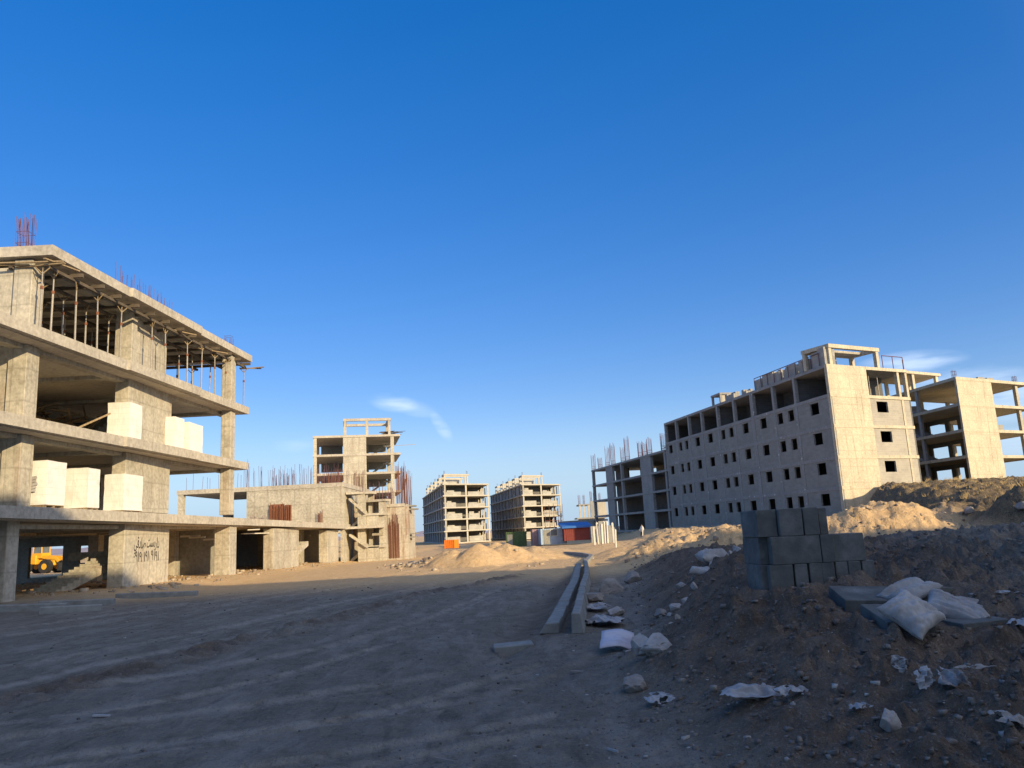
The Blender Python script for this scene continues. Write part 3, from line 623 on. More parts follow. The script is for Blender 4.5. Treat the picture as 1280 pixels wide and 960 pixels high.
# ladder-like rod hanging from the slab tip
# white wrapped pallets of blocks
def pallet(name, x0, x1, y0, y1, z, h, label, seed, torn=False):
    rng = random.Random(seed); r_ = empty(name, ((x0+x1)/2, (y0+y1)/2, z), label, 'block pallet', 'white wrapped block pallets on the floors of the left frame')
    pb = MB()
    for k in range(3): pb.box((x0+.04, y0+(y1-y0)*(k/2)*.88+.03, z), (x1-.04, y0+(y1-y0)*(k/2)*.88+.13, z+.09))
    pb.box((x0+.02, y0+.02, z+.09), (x1-.02, y1-.02, z+.12)); pb.build('pallet', M['wood'], r_)
    # wrap: gridded box with soft bulges
    n = 10; vs = {}; mb = MB(); vv = []; ff = []
    def P(a, b_, c):
        key = (a, b_, c)
        if key not in vs:
            X = x0+(x1-x0)*a/n; Y = y0+(y1-y0)*b_/n; Z = z+.12+(h-.12)*c/n
            q = np.array([[X*1.7+Y*.4+seed]]), np.array([[Z*1.9+Y*.8]])
            d = .035*float(fbm(q[0], q[1], seed, 3)[0, 0])
            k = Vector((a/n-.5, b_/n-.5, 0)); k = k.normalized() if k.length > 0 else k
            tx = (-.006 if c > 0 else 0)
            vs[key] = len(vv); vv.append((X+k.x*(d+tx), Y+k.y*(d+tx), Z+(d*.8 if c == n else 0)-(.03 if c == n and (a in (0, n) or b_ in (0, n)) else 0)))
        return vs[key]
    for i in range(n):
        for j in range(n):
            ff += [(P(i,0,j),P(i+1,0,j),P(i+1,0,j+1),P(i,0,j+1)), (P(n,i,j),P(n,i+1,j),P(n,i+1,j+1),P(n,i,j+1)),
                   (P(i+1,n,j),P(i,n,j),P(i,n,j+1),P(i+1,n,j+1)), (P(0,i+1,j),P(0,i,j),P(0,i,j+1),P(0,i+1,j+1)),
                   (P(i,j,n),P(i+1,j,n),P(i+1,j+1,n),P(i,j+1,n)), (P(i,j+1,0),P(i+1,j+1,0),P(i+1,j,0),P(i,j,0))]
    mb.v = vv; mb.f = ff; o = mb.build('wrapping', M['wrap'], r_)
    if torn:
        t = MB(); zc = z+h*.55
        for i in range(5):
            a = rng.uniform(-.4, .4); t.add([(x0+.3+a*.3, y0-.03, zc-.1*i+.15), (x0+.75+a*.3, y0-.05, zc-.12*i+.22), (x0+.8+a*.2, y0-.09, zc-.12*i+.12), (x0+.35+a*.2, y0-.1, zc-.1*i)], [(0, 1, 2, 3)])
        t.build('torn_flap', M['sack'], r_)
    return r_
pallet('block_pallet', -18.2, -17.2, 34.67, 35.85, 6.5, 1.78, 'white wrapped block pallet on the second floor edge, nearest of the upper three', 1)
pallet('block_pallet', -18.15, -16.98, 38.83, 39.95, 6.5, 1.72, 'white wrapped block pallet in the middle of the upper three, against the wall end', 2)
pallet('block_pallet', -17.9, -16.9, 40.4, 42.2, 6.5, 1.66, 'bright narrow white block pallet on the second floor, furthest of the upper three', 3)
pallet('block_pallet', -18.53, -17.48, 29.19, 30.44, 3.4, 1.78, 'white block pallet with torn flapping wrap on the first floor beside the corner column', 4, True)
pallet('block_pallet', -18.3, -17.35, 31.79, 32.7, 3.36, 1.74, 'clean white block pallet in the middle of the lower three on the first floor', 5)
pallet('block_pallet', -18.08, -17.21, 34.44, 36.2, 3.32, 1.72, 'white block pallet on the first floor directly above the wall with handwriting', 6)
# leaning plank beside the upper pallets
tag(MB().beam((-19.4, 32.9, 6.55), (-17.9, 34.3, 7.7), .22, .08).build('plank', M['wood'], None), 'sloping timber plank leaning up to the nearest upper white pallet', 'plank')
tag(MB().beam((-18.9, 31.9, 4.1), (-18.9, 34.3, 4.4), .2, .08).build('plank', M['wood'], None), 'short plank laid between the lower white pallets', 'plank')
# handwriting on the wall
def graffiti():
    root = None
    for txt, u, z, s_, ln in (("\uFED7\uFEA9\uFE8E\uFEBB", 0, 0, 0, 0),): pass
    l1 = "\uFEF2\uFED7\uFEA9\uFE8E\uFEBB \uFE96\uFEB4\uFE91\uFEAD\uFE8D\uFEA9"      # presentation forms, already in visual order
    l2 = "\u06F0\u06F9\u06F1\u06F9 \u06F1\u06F9\u06F1 \u06F9\u06F1\u06F9\u06F1"
    for txt, z, sz, shr in ((l1, 2.10, .62, .35), (l2, 1.50, .58, -.1)):
        cu = bpy.data.curves.new('handwriting', 'FONT'); cu.body = txt; cu.size = sz; cu.align_x = 'CENTER'; cu.extrude = .002; cu.offset = .003; cu.shear = shr*.5
        ob = bpy.data.objects.new('handwriting', cu); col.objects.link(ob)
        bpy.context.view_layer.update()
        me = bpy.data.meshes.new_from_object(ob.evaluated_get(bpy.context.evaluated_depsgraph_get()))
        col.objects.unlink(ob); bpy.data.objects.remove(ob)
        if len(me.vertices) == 0: continue
        xs = [v_.co.x for v_ in me.vertices]; wd = max(xs)-min(xs); k = 2.5/wd
        rng = random.Random(3)
        for v_ in me.vertices:
            x = (v_.co.x-(max(xs)+min(xs))/2)*k; y = v_.co.y*1.12+.03*math.sin(x*4)
            v_.co = Vector((-17.374+v_.co.z, 37.15+x, z+y-.32)) - A.location
        me.materials.append(M['paint']); o = bpy.data.objects.new('handwriting', me); col.objects.link(o); o.parent = WALL_G
graffiti()

# ---------------------------------------------------------------- B: low block behind the podium with forests of starter bars
B = empty('low_building', (-22, 72, 0), 'low block behind the left frame, blank wall with rust patches under a forest of rebar', 'building')
MB().box((-29.4, 68.0, 6.18), (-15.0, 80, 6.55)).build('roof_slab', M['concslab'], B)
MB().box((-31, 68.7, 2.6), (-14.9, 80, 2.98)).build('floor_slab', M['concslab'], B)
MB().box((-29.3, 68.06, 2.98), (-28.85, 68.55, 6.18)).build('column', M['conc'], B)
MB().box((-27.6, 74, 2.98), (-26.8, 74.6, 6.18)).build('column', M['conc_dark'], B)
MB().box((-29.3, 79, 2.98), (-28.9, 79.5, 6.18)).build('column', M['conc'], B)
MB().box((-24.7, 78.6, 2.98), (-23.9, 79.4, 6.18)).build('column', M['conc_dark'], B)
MB().wall((-23.35, 68.05), (-15.06, 68.05), 2.98, 6.179, .3).build('wall', M['conc'], B)
MB().wall((-15.07, 68.36), (-15.07, 79.8), -.5, 6.178, .28).build('wall', M['conc'], B)
for x0, x1, z1, n in ((-21.3, -20.1, 5.0, 24), (-20.0, -19.45, 4.9, 12), (-17.2, -16.7, 4.3, 9)):
    b_ = MB()
    bars(b_, x0, 67.8, x1, 67.8, 2.95, n, z1-2.95, .02, .03, .01)
    if z1 > 4.5: b_.box((x0, 67.93, 3.0), (x1, 67.97, z1-.05))
    b_.build('rebar_cluster', M['rust'], B)
b_ = MB(); bars(b_, -23.2, 67.7, -21.5, 67.7, 2.95, 18, 1.1, .016, .03, .03); b_.build('rebar_cluster', M['rebar'], B)
for x0, x1, y, n, h in ((-23.6, -15.4, 68.6, 46, 1.75), (-21.5, -19.6, 69.5, 34, 1.1), (-23, -15.6, 74, 36, 1.9), (-29, -24, 69, 10, 1.4), (-23.8, -23.3, 68.5, 8, 2.4)):
    b_ = MB(); bars(b_, x0, y, x1, y, 6.55, n, h, .013, .25, .05); b_.build('rebar_cluster', M['rebar'], B)
for x_, y_ in ((-32.5, 70.5), (-31.0, 74), (-26.8, 73)):
    b_ = MB(); cage(b_, x_, y_, 2.95, 1.15, .6, 4, .014); b_.build('rebar_cluster', M['rebar'], B)

# ---------------------------------------------------------------- stair core between the low block and the tower
S = empty('stair_core', (-12, 72, 0), 'rough stair core with jutting landings and a rust streaked end wall', 'building')
def sb(name, a, b, mt='conc'): return MB().box(a, b).build(name, M[mt], S)
sb('column', (-14.1, 69.5, -.4), (-13.45, 70.1, 5.7)); sb('column', (-13.4, 70.9, -.4), (-12.95, 71.4, 5.75)); sb('column', (-12.35, 70.2, -.4), (-11.75, 70.8, 5.0))
sb('wall', (-14.9, 71.45, -.4), (-12.15, 71.75, 4.9), 'conc_rust'); sb('wall', (-13.44, 70.0, -.4), (-12.36, 70.2, .95)); sb('wall', (-13.44, 70.0, 2.76), (-12.36, 70.2, 3.64))
sb('wall', (-12.1, 71.2, -.4), (-9.95, 76, 4.35), 'conc_rust')
sb('roof_slab', (-12.2, 71.1, 4.35), (-10.2, 76.1, 4.62), 'concslab')
for z0, pts in ((5.75, [(-15, 69.0), (-12.9, 69.6), (-12.6, 70.6), (-13.0, 71.44), (-15, 71.44)]), (5.05, [(-13.6, 70.4), (-11.7, 70.0), (-11.4, 71.0), (-11.7, 71.44), (-13.6, 71.44)]),
                (4.2, [(-14.9, 71.4), (-13.2, 71.3), (-13.2, 71.44), (-14.9, 71.44)]), (3.85, [(-13.5, 69.9), (-11.7, 69.9), (-11.7, 71.44), (-13.5, 71.44)]),
                (2.75, [(-15, 68.6), (-11.9, 68.9), (-11.8, 71.44), (-15, 71.44)]), (2.1, [(-13.0, 70.3), (-12.0, 70.1), (-11.9, 71.44), (-13.2, 71.44)]), (1.05, [(-13.4, 70.0), (-11.8, 70.0), (-11.8, 71.44), (-13.4, 71.44)])):
    MB().prism(pts, z0-.2, z0).build('landing', M['concslab'], S)
for p, q in (((-14.9, 70.3, 2.75), (-13.5, 70.3, 4.0)), ((-14.8, 69.2, 5.3), (-13.4, 69.2, 4.1)), ((-14.9, 70.3, -.1), (-13.4, 70.3, 1.05)), ((-14.8, 69.2, 2.2), (-13.3, 69.2, 1.2))):
    f_ = MB(); flight(f_, p, q, 1.0, axis='x'); f_.build('stair_flight', M['conc'], S)
for z0 in (4.45, 4.15, 1.95, 1.65):
    sb('ledge', (-9.95, 72.2, z0-.1), (-9.2+random.uniform(-.2, .1), 73.4, z0+.02), 'conc_dark')
for x0, x1, y, n, h, z in ((-11.0, -9.95, 71.6, 30, 3.4, 4.6), (-10.8, -10.0, 74, 26, 3.1, 4.6), (-11.9, -11.0, 71.4, 14, 1.5, 4.6), (-14.6, -12.0, 71.5, 16, 1.7, 5.0)):
    b_ = MB(); bars(b_, x0, y, x1, y, z, n, h, .016, .15, .03); b_.build('rebar_cluster', M['rebar'] if h < 3 else M['rust'], S)
b_ = MB(); bars(b_, -11.65, 71.14, -10.75, 71.14, -.1, 15, 3.7, .022, .03, .005); b_.build('rebar_cluster', M['rust'], S)

# ---------------------------------------------------------------- T: tower
T = empty('tower_building', (-28, 137, 0), 'narrow tower frame with blank central wall and a small open frame on top', 'building')
tp = (-35.2, 135.9); tr_ = (-20.4, 139.1); tb = (-23.7, 153); tl = (-38.4, 150)
dT = Vector((tr_[0]-tp[0], tr_[1]-tp[1], 0)); LT = dT.length; dT /= LT; nT = Vector((-dT.y, dT.x, 0))
def PT(u, v_): q = Vector((tp[0], tp[1], 0))+dT*u+nT*v_; return (q.x, q.y)
def tbox(name, u0, u1, v0, v1, z0, z1, mt): return MB().prism([PT(u0, v0), PT(u1, v0), PT(u1, v1), PT(u0, v1)], z0, z1).build(name, M[mt], T)
for i, z in enumerate((19.7, 16.4, 13.1, 9.8, 6.5, 3.2)):
    tbox('floor_slab' if i else 'roof_slab', 0, LT, 0, 14, z-.38, z, 'concslab')
    z0 = z-3.3
    for u0, u1, v0 in ((.1, .65, .08), (13.4, 14.0, .08), (.1, .65, 13), (13.4, 14.0, 13), (5.6, 6.0, 13), (9.4, 9.9, 13)):
        tbox('column', u0, u1, v0, v0+.55, z0, z-.381, 'conc')
    tbox('wall', 5.15, 9.15, .1, .45, z0, z-.382, 'conc')
    if i < 5:
        tbox('wall', 1.0, 5.0, 13.2, 13.4, z0+1.25, z-.4, 'conc_dark')
        tbox('wall', 9.6, 13.2, 13.2, 13.4, z0+1.5, z-.4, 'conc_dark')
        f_ = MB(); a = PT(10.2, 8); c = PT(13.0, 8); f_.beam((*a, z0+.3), (*c, z-1.0), 1.2, .3); f_.build('stair_flight', M['conc_dark'], T)
        tbox('landing', 12.4, 13.9, 7.2, 9.0, z-1.35, z-1.1, 'conc')
for u0, v0 in ((5.3, .1), (9.1, .1), (13.0, .1), (5.3, 7), (13.0, 7)): tbox('penthouse_column', u0, u0+.45, v0, v0+.5, 19.7, 22.2, 'conc')
for u0, u1, v0, v1 in ((5.2, 13.55, .05, .65), (5.2, 13.55, 6.95, 7.55), (5.2, 5.8, .66, 6.94), (12.95, 13.55, .66, 6.94)): tbox('penthouse_beam', u0, u1, v0, v1, 22.2, 22.65, 'concslab')
b_ = MB(); rg_ = random.Random(9)
for _ in range(26):
    p_ = PT(12.2+rg_.random()*2.9, .2+rg_.random()*2); b_.obb((*p_, 19.85+rg_.random()*.5), (rg_.uniform(1, 2.2), .18, .06), rg_.uniform(-.4, .5))
b_.build('formwork_plank', M['joist'], T)
p_ = PT(15.5, 3); q_ = PT(18.2, 3); MB().beam((*PT(12.5, 3), 17.9), (*q_, 18.1), .08, .08).build('scaffold_pole', M['steel'], T)
for u0, u1, v, z, n, h in ((2.5, 5.0, -.2, 9.8, 26, 4.0), (6.8, 8.8, -.25, 9.8, 20, 3.6), (14.4, 15.9, 0, 9.8, 20, 5), (.6, 5, .8, 9.8, 20, 3.0)):
    b_ = MB(); a = PT(u0, v); c = PT(u1, v); bars(b_, a[0], a[1], c[0], c[1], z, n, h, .022, .1, .02); b_.build('rebar_cluster', M['rust'], T)

# ---------------------------------------------------------------- C: the two far blocks
def far_block(name, P, Q, Lb, z_top, base, label, seed, bays, side=10, rustR=False):
    """P,Q front corners left/right, Lb rear left corner"""
    rng = random.Random(seed); P = Vector((*P, 0)); Q = Vector((*Q, 0)); Lb = Vector((*Lb, 0)); Rb = Q+(Lb-P)
    root = empty(name, ((P.x+Q.x)/2, (P.y+Q.y)/2, base), label, 'building', 'pair of far six storey concrete frames')
    df = (Q-P); W = df.length; df /= W; ds = (Lb-P); Ls = ds.length; ds /= Ls
    def pt(u, v_): q = P+df*u+ds*v_; return (q.x, q.y)
    def bx(nm, u0, u1, v0, v1, z0, z1, mt): return MB().prism([pt(u0, v0), pt(u1, v0), pt(u1, v1), pt(u0, v1)], z0, z1).build(nm, M[mt], root)
    st = 3.2; n = 5; zs = [z_top-st*i for i in range(n+1)]
    for i, z in enumerate(zs):
        if z < base: continue
        bx('floor_slab' if i else 'roof_slab', -.5, W+.45, -.25, Ls, z-.35, z, 'conc_far')
    us = [0]+list(np.linspace(0, W, bays+1)[1:-1])+[W]
    us[1] = W*.49 if bays == 2 else us[1]
    for i in range(n):
        z1 = zs[i]-.351; z0 = max(base, zs[i+1])
        for u in us: bx('column', max(0, u-.28) if u else 0, (u+.28) if u else .55, 0, .5, z0, z1, 'conc_far')
        # pale half-built block partitions behind the front frame
        for k in range(bays):
            u0 = us[k]+.7; u1 = us[k+1]-.5; h = rng.uniform(.9, 1.5); w1 = u0+(u1-u0)*rng.uniform(.5, .95)
            bx('partition', u0, w1, .9, 1.15, z0, z0+h, 'farblock')
            if rng.random() < .8: bx('partition', u0+.3, u0+(w1-u0)*.55, 1.3, 1.5, z0, z0+h+rng.uniform(.2, .6), 'farblock')
        for k in range(4): 
            u = W-.9-k*.75; bx('partition', u, u+.3, 1.5+k*.3, 1.7+k*.3+.3, z0, z0+rng.uniform(1.4, 2.6), 'conc_far')
        bx('wall', .3, W*.55, 6.0, 6.25, z0, z1, 'infill_dark')
        bx('wall', W*.55, W-.2, 12, 12.25, z0, z1, 'infill_dark')
        # long shaded side
        nb = side; m_ = MB(); bl = Ls/nb
        holes = []
        for k in range(nb):
            holes.append((k*bl+bl*.35, k*bl+bl*.6, z0+1.0, z1-.5)) if rng.random() < .75 else None
        holes = [(Ls-h[1], Ls-h[0], h[2], h[3]) for h in holes]
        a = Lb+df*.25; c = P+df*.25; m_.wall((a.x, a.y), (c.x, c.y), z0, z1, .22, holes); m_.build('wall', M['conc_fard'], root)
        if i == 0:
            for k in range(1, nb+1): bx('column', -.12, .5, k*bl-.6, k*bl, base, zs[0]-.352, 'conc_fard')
    MB().wall((Rb.x, Rb.y), (Lb.x, Lb.y), base, z_top-.4, .2).build('wall', M['conc_fard'], root)
    for i in range(n):
        a = Q-df*.3+ds*6; m_ = MB(); m_.wall((a.x, a.y), (Rb.x-df.x*.3, Rb.y-df.y*.3), max(base, zs[i+1]), zs[i]-.36, .2, [(k*8+2, k*8+5, zs[i+1]+.9, zs[i+1]+2.6) for k in range(int((Ls-8)/8))]); m_.build('wall', M['conc_far'], root)
    # stair-head frames marching back along the roof
    for k in range(5):
        v0 = .6+k*(Ls-6)/5; hh = 2.7
        for u, v_ in ((0.1, v0), (W*.52, v0), (.1, v0+5), (W*.52, v0+5)): bx('penthouse_column', u, u+.5, v_, v_+.5, z_top, z_top+hh-.4, 'conc_far')
        bx('penthouse_beam', 0, W*.52+.9, v0-.1, v0+.6, z_top+hh-.4, z_top+hh, 'conc_far'); bx('penthouse_beam', 0, .6, v0+.61, v0+5.6, z_top+hh-.4, z_top+hh, 'conc_far')
        bx('penthouse_beam', 0, W*.52+.9, v0+4.95, v0+5.6, z_top+hh-.41, z_top+hh-.01, 'conc_far')
        bx('penthouse_wall', .15, W*.4, v0+4.9, v0+4.94, z_top, z_top+1.4, 'farblock')
        b_ = MB(); 
        for u in (.3, W*.53): p_ = pt(u, v0+.2); cage(b_, p_[0], p_[1], z_top+hh, 1.0, .3, 2, .03)
        b_.build('rebar_cluster', M['rebar'], root)
    if rustR:
        b_ = MB(); a = pt(W*.55, -.4); c = pt(W+.6, -.4)
        for k in range(5):
            t = k/4; x = a[0]+(c[0]-a[0])*t; y = a[1]+(c[1]-a[1])*t; b_.tube((x, y, base), (x, y, 9.5-rng.random()), .06, 5)
        for z in (1.5, 4.2, 6.8): b_.tube((a[0], a[1], z), (c[0], c[1], z), .05, 5)
        b_.build('scaffold', M['rust'], root)
    return root
far_block('frame_block', (-20.06, 216.7), (-8.5, 226.6), (-35.6, 298), 15.4, -1.3, 'left one of the far pair of frame blocks, behind the sand heaps and orange cabin', 21, 2)
far_block('frame_block', (1.6, 237.4), (13.2, 247.4), (-10.5, 306.6), 15.4, -1.3, 'right one of the far pair of frame blocks, rusty scaffold poles at its corner', 22, 2, rustR=True)

# ---------------------------------------------------------------- D: shaded frame in the middle distance
D = empty('shaded_building', (20, 150, 0), 'dark four storey frame in shadow with rebar tufts, left of the big walled block', 'building')
d0 = Vector((16.3, 171.75, 0)); d1 = Vector((27.0, 121.5, 0)); LD = (d1-d0).length; dd = (d1-d0)/LD; nD = Vector((-dd.y, dd.x, 0))
def PD(u, v_): q = d0+dd*u+nD*v_; return (q.x, q.y)
def dbox(name, u0, u1, v0, v1, z0, z1, mt): return MB().prism([PD(u0, v0), PD(u1, v0), PD(u1, v1), PD(u0, v1)], z0, z1).build(name, M[mt], D)
zD = [13.8, 10.5, 7.25, 4.0, .75]
for i, z in enumerate(zD): dbox('floor_slab' if i else 'roof_slab', 0, LD if i else LD-10, 0, 13, z-.35, z, 'conc_fard')
ucols = [0, 8, 15.5, 22.5, 29.5, 33.5, 40.5, 47]
for i in range(4):
    z1 = zD[i]-.352; z0 = zD[i+1]
    for k, u in enumerate((0, 9.5, 18.5, 22.5, 29.5, 40.5, 50.5)):
        wd = {1: 4.2, 4: 5.0}.get(k, .7); 
        if k == 3: continue
        dbox('column' if wd < 1 else 'wall', u, u+wd, .1, .6, z0, z1, 'conc_fard')
    hs = [(12, 17, z0, z1)] if False else []
    back = MB()
    holes = [(LD-38, LD-29, z0+.5, z1-.2)] if i == 0 else []
    a = PD(LD, 6); c = PD(0, 6)
    if i == 0:
        for u0, u1 in ((0, 8), (15, 20)): dbox('wall', u0, u1, 5.5, 5.8, z0, z1, 'infill_dark')
    else: dbox('wall', 0, LD, 5.5, 5.8, z0, z1, 'infill_dark')
dbox('wall', 0, LD, 12.6, 12.9, -1, 10.1, 'infill_dark')
MB().prism([PD(10, 11), PD(34, 11), PD(34, 11.3), PD(10, 11.3)], 10.5, 13.4).build('wall', M['conc_right'], D)
dbox('wall', 0, LD, .2, .5, -1, .39, 'conc_dark')
for u, h in ((.4, 3.6), (5, 2.4), (10, 4.2), (13.5, 4.5), (19.5, 3.0), (22, 4.8), (29, 3.0), (31, 2.6), (33.5, 3.2), (40, 3.0), (43.5, 2.4)):
    p_ = PD(u, .5); b_ = MB(); cage(b_, p_[0], p_[1], 13.8 if u < 41 else 10.5, h, .8, 4, .028, .02); b_.build('rebar_cluster', M['rebar'], D)
for u in (41.5, 45, 49): dbox('steel_post', u, u+.2, .2, .4, 10.5, 14.3, 'steel')
for z in (13.2, 14.1): dbox('steel_beam', 41, LD, .15, .35, z, z+.18, 'steel')
# its low podium running off to the left
p0 = PD(0, 0); b_ = MB()
MB().prism([p0, (p0[0]-7, p0[1]+14), (p0[0]-6, p0[1]+24), (p0[0]+4, p0[1]+10)], 2.9, 3.3).build('podium_slab', M['conc_dark'], D)
MB().prism([(p0[0]-.2, p0[1]+.4), (p0[0]-6.8, p0[1]+14), (p0[0]-6.2, p0[1]+14.3), (p0[0]+.3, p0[1]+.6)], -1.3, 2.9).build('podium_wall', M['conc_dark'], D)
# ---------------------------------------------------------------- E: small unfinished block behind
E_ = empty('small_building', (20, 255, 0), 'small two storey shell with tall rebar between the far pair and the dark frame', 'building')
def ebox(name, a, b, mt): return MB().box(a, b).build(name, M[mt], E_)
ebox('floor_slab', (17.6, 240, 4.2), (26.5, 252, 4.6), 'conc_fard'); ebox('wall', (18, 241, -1.5), (26, 241.4, 4.2), 'conc_fard')
ebox('roof_slab', (18.3, 240, 8.2), (21.6, 250, 8.6), 'conc_fard'); ebox('wall', (21.8, 240, 4.6), (24.0, 241, 9.4), 'conc_fard'); ebox('wall', (24.4, 243, 4.6), (27.0, 243.4, 9.0), 'conc_far')
for x_ in (18.4, 19.6, 21.0): ebox('column', (x_, 240.1, 4.6), (x_+.5, 240.6, 8.2), 'conc_far')
b_ = MB()
for x_, z in ((18.6, 8.6), (20, 8.6), (22.2, 9.4), (23.2, 9.4), (24.8, 9.0)): cage(b_, x_, 241, z, 3.0, .5, 3, .04)
b_.build('rebar_cluster', M['rebar'], E_)

# ---------------------------------------------------------------- G: the big walled block on the right
G = empty('walled_building', (36, 95, 0), 'large block with rows of small square windows and a sunlit end wall', 'building')
Lc = Vector((24, 125, 0)); Kc = Vector((33.3, 81.5, 0)); Nc = Vector((44.7, 87.5, 0)); Mc = Lc+Nc-Kc
dG = (Kc-Lc); LG = dG.length; dG /= LG; nG = Vector((-dG.y, dG.x, 0))
dE = (Nc-Kc); LE = dE.length; dE /= LE; nE = Vector((-dE.y, dE.x, 0))
def quad(off):  # the plan pushed out by off
    c = (Lc+Kc+Nc+Mc)/4; return [((p+(p-c).normalized()*off).x, (p+(p-c).normalized()*off).y) for p in (Lc, Kc, Nc, Mc)]
zG = [17.4, 14.25, 11.0, 7.7, 4.55, 1.15]
for i, z in enumerate(zG): MB().prism(quad(.02), z-(.36 if i else .33), z).build('floor_slab' if i else 'roof_slab', M['conc_frame'], G)
wu = [(1.72, 1.35), (5.5, 1.05), (7.75, 1.05), (11.63, 1.35), (15.76, 1.4), (19.68, 1.15), (22.0, 1.15), (25.92, 1.4), (30.39, 1.4), (34.27, 1.15), (36.63, 1.15), (41.35, 1.55)]
for i in range(1, 5):
    zc = (zG[i]+zG[i+1])/2+.42; z0 = zG[i+1]; z1 = zG[i]-.361
    hs = [(u-w_/2*1.04, u+w_/2*1.04, zc-.62, zc+.64) for u, w_ in wu]
    a = Lc+nG*.06; c = Kc+nG*.06
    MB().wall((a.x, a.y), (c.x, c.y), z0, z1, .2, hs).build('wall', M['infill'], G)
    b_ = MB()                                   # joints between the panels, slightly proud strips of mortar
    for u, w_ in wu:
        for s_ in (-1, 1):
            if random.random() < .8: q = Lc+dG*(u+s_*w_*.6)+nG*.055; b_.obb((q.x, q.y, (z0+zc-.6)/2), (.03, .02, (zc-.6-z0)*.95), math.atan2(dG.y, dG.x))
    b_.build('mortar_joint', M['conc_fard'], G)
    # end wall, right half, with one window per storey
    u0 = 6.12; p_ = Kc+dE*u0+nE*.05; q_ = Nc+nE*.05-dE*.02; zz = zc-.03
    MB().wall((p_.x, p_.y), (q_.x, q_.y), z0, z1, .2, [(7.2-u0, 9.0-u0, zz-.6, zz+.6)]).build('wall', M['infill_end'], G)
    p_ = Kc+dE*11.5+nE*.03; MB().obb((p_.x, p_.y, (z0+z1)/2), (.34, .1, z1-z0-.01), math.atan2(dE.y, dE.x)).build('column', M['conc_right'], G)
for u in (.2, 4.4, 9.05, 13.5, 18.5, 23.3, 28.1, 33.2, 37.9):
    q = Lc+dG*u+nG*.21; wd = .42 if u != 28.1 else .75
    MB().obb((q.x, q.y, (1.15+17.07)/2), (wd, .40, 17.07-1.15), math.atan2(dG.y, dG.x)).build('column', M['conc_frame'], G)
    MB().obb((q.x, q.y, -.1), (wd, .38, 1.6), math.atan2(dG.y, dG.x)).build('column', M['conc_frame'], G)
# solid end wall by the corner, storey by storey with slab bands
a = Kc+dE*.0-nE*.03; c = Kc+dE*6.1-nE*.03
MB().wall((a.x, a.y), (c.x, c.y), -.8, 17.42, .34).build('wall', M['conc_right'], G)
for z in zG[1:]:
    p_ = Kc+dE*(LE/2)-nE*.035; MB().obb((p_.x, p_.y, z-.18), (LE+.02, .06, .34), math.atan2(dE.y, dE.x)).build('slab_band', M['conc_right'], G)
p_ = Kc+dE*(6.1+(LE-6.1)/2)-nE*.025; MB().obb((p_.x, p_.y, 17.25), (LE-6.1, .08, .34), math.atan2(dE.y, dE.x)).build('slab_band', M['conc_right'], G)
a = Kc+dE*6.11+nE*.06; MB().wall((a.x, a.y), (Nc.x, Nc.y), -.8, .78, .3).build('wall', M['conc_right'], G)
for u in (11.4, 12.75):
    q = Kc+dE*u+nE*.25; MB().obb((q.x, q.y, (14.25+17.07)/2), (.34, .4, 17.07-14.25), math.atan2(dE.y, dE.x)).build('column', M['conc_right'], G)
# steel props in the open end bay, rear walls, party walls
b_ = MB()
for u, v_ in ((6.6, 1), (7.9, 1.2), (9.6, 1.4), (9.0, 4), (7.2, 5), (10.4, 6), (11, 4)):
    q = Kc+dE*u+nE*v_; b_.tube((q.x, q.y, 14.25), (q.x, q.y, 17.07), .05, 5)
b_.build('shoring', M['steel'], G)
for i in range(6):
    z1 = zG[i]-.362; z0 = zG[i+1] if i < 5 else -.9
    a = Mc-nG*0; c = Lc
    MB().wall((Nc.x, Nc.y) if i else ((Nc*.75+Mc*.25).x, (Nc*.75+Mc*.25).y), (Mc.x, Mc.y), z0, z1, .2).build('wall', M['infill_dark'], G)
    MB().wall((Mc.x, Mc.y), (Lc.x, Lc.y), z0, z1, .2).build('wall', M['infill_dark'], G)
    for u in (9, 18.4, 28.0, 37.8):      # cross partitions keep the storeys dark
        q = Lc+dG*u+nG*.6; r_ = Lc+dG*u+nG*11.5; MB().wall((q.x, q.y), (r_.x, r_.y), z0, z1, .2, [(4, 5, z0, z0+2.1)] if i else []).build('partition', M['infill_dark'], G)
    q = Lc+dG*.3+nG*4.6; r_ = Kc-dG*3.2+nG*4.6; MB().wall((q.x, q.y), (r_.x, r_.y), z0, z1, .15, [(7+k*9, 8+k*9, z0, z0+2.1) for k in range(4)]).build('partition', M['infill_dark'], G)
# penthouse frame above the sunny end
for u, v_ in ((1.1, .2), (8.6, .2), (1.1, 3.4), (8.6, 3.4), (5.6, 3.4)):
    q = Kc+dE*u+nE*(v_+.2); MB().obb((q.x, q.y, 18.35), (.42, .42, 1.9), math.atan2(dE.y, dE.x)).build('penthouse_column', M['conc_right'], G)
for (u0, u1, v0, v1) in ((.85, 8.9, .1, .6), (.85, 8.9, 3.4, 3.9), (.85, 1.4, .61, 3.39), (8.35, 8.9, .61, 3.39)):
    pts = [Kc+dE*a+nE*b for a, b in ((u0, v0), (u1, v0), (u1, v1), (u0, v1))]; MB().prism([(p.x, p.y) for p in pts], 19.3, 19.72).build('penthouse_beam', M['conc_right'], G)
pts = [Kc+dE*a+nE*b for a, b in ((1.5, 2.0), (8.3, 2.0), (8.3, 3.38), (1.5, 3.38))]; MB().prism([(p.x, p.y) for p in pts], 19.35, 19.6).build('penthouse_slab', M['conc'], G)
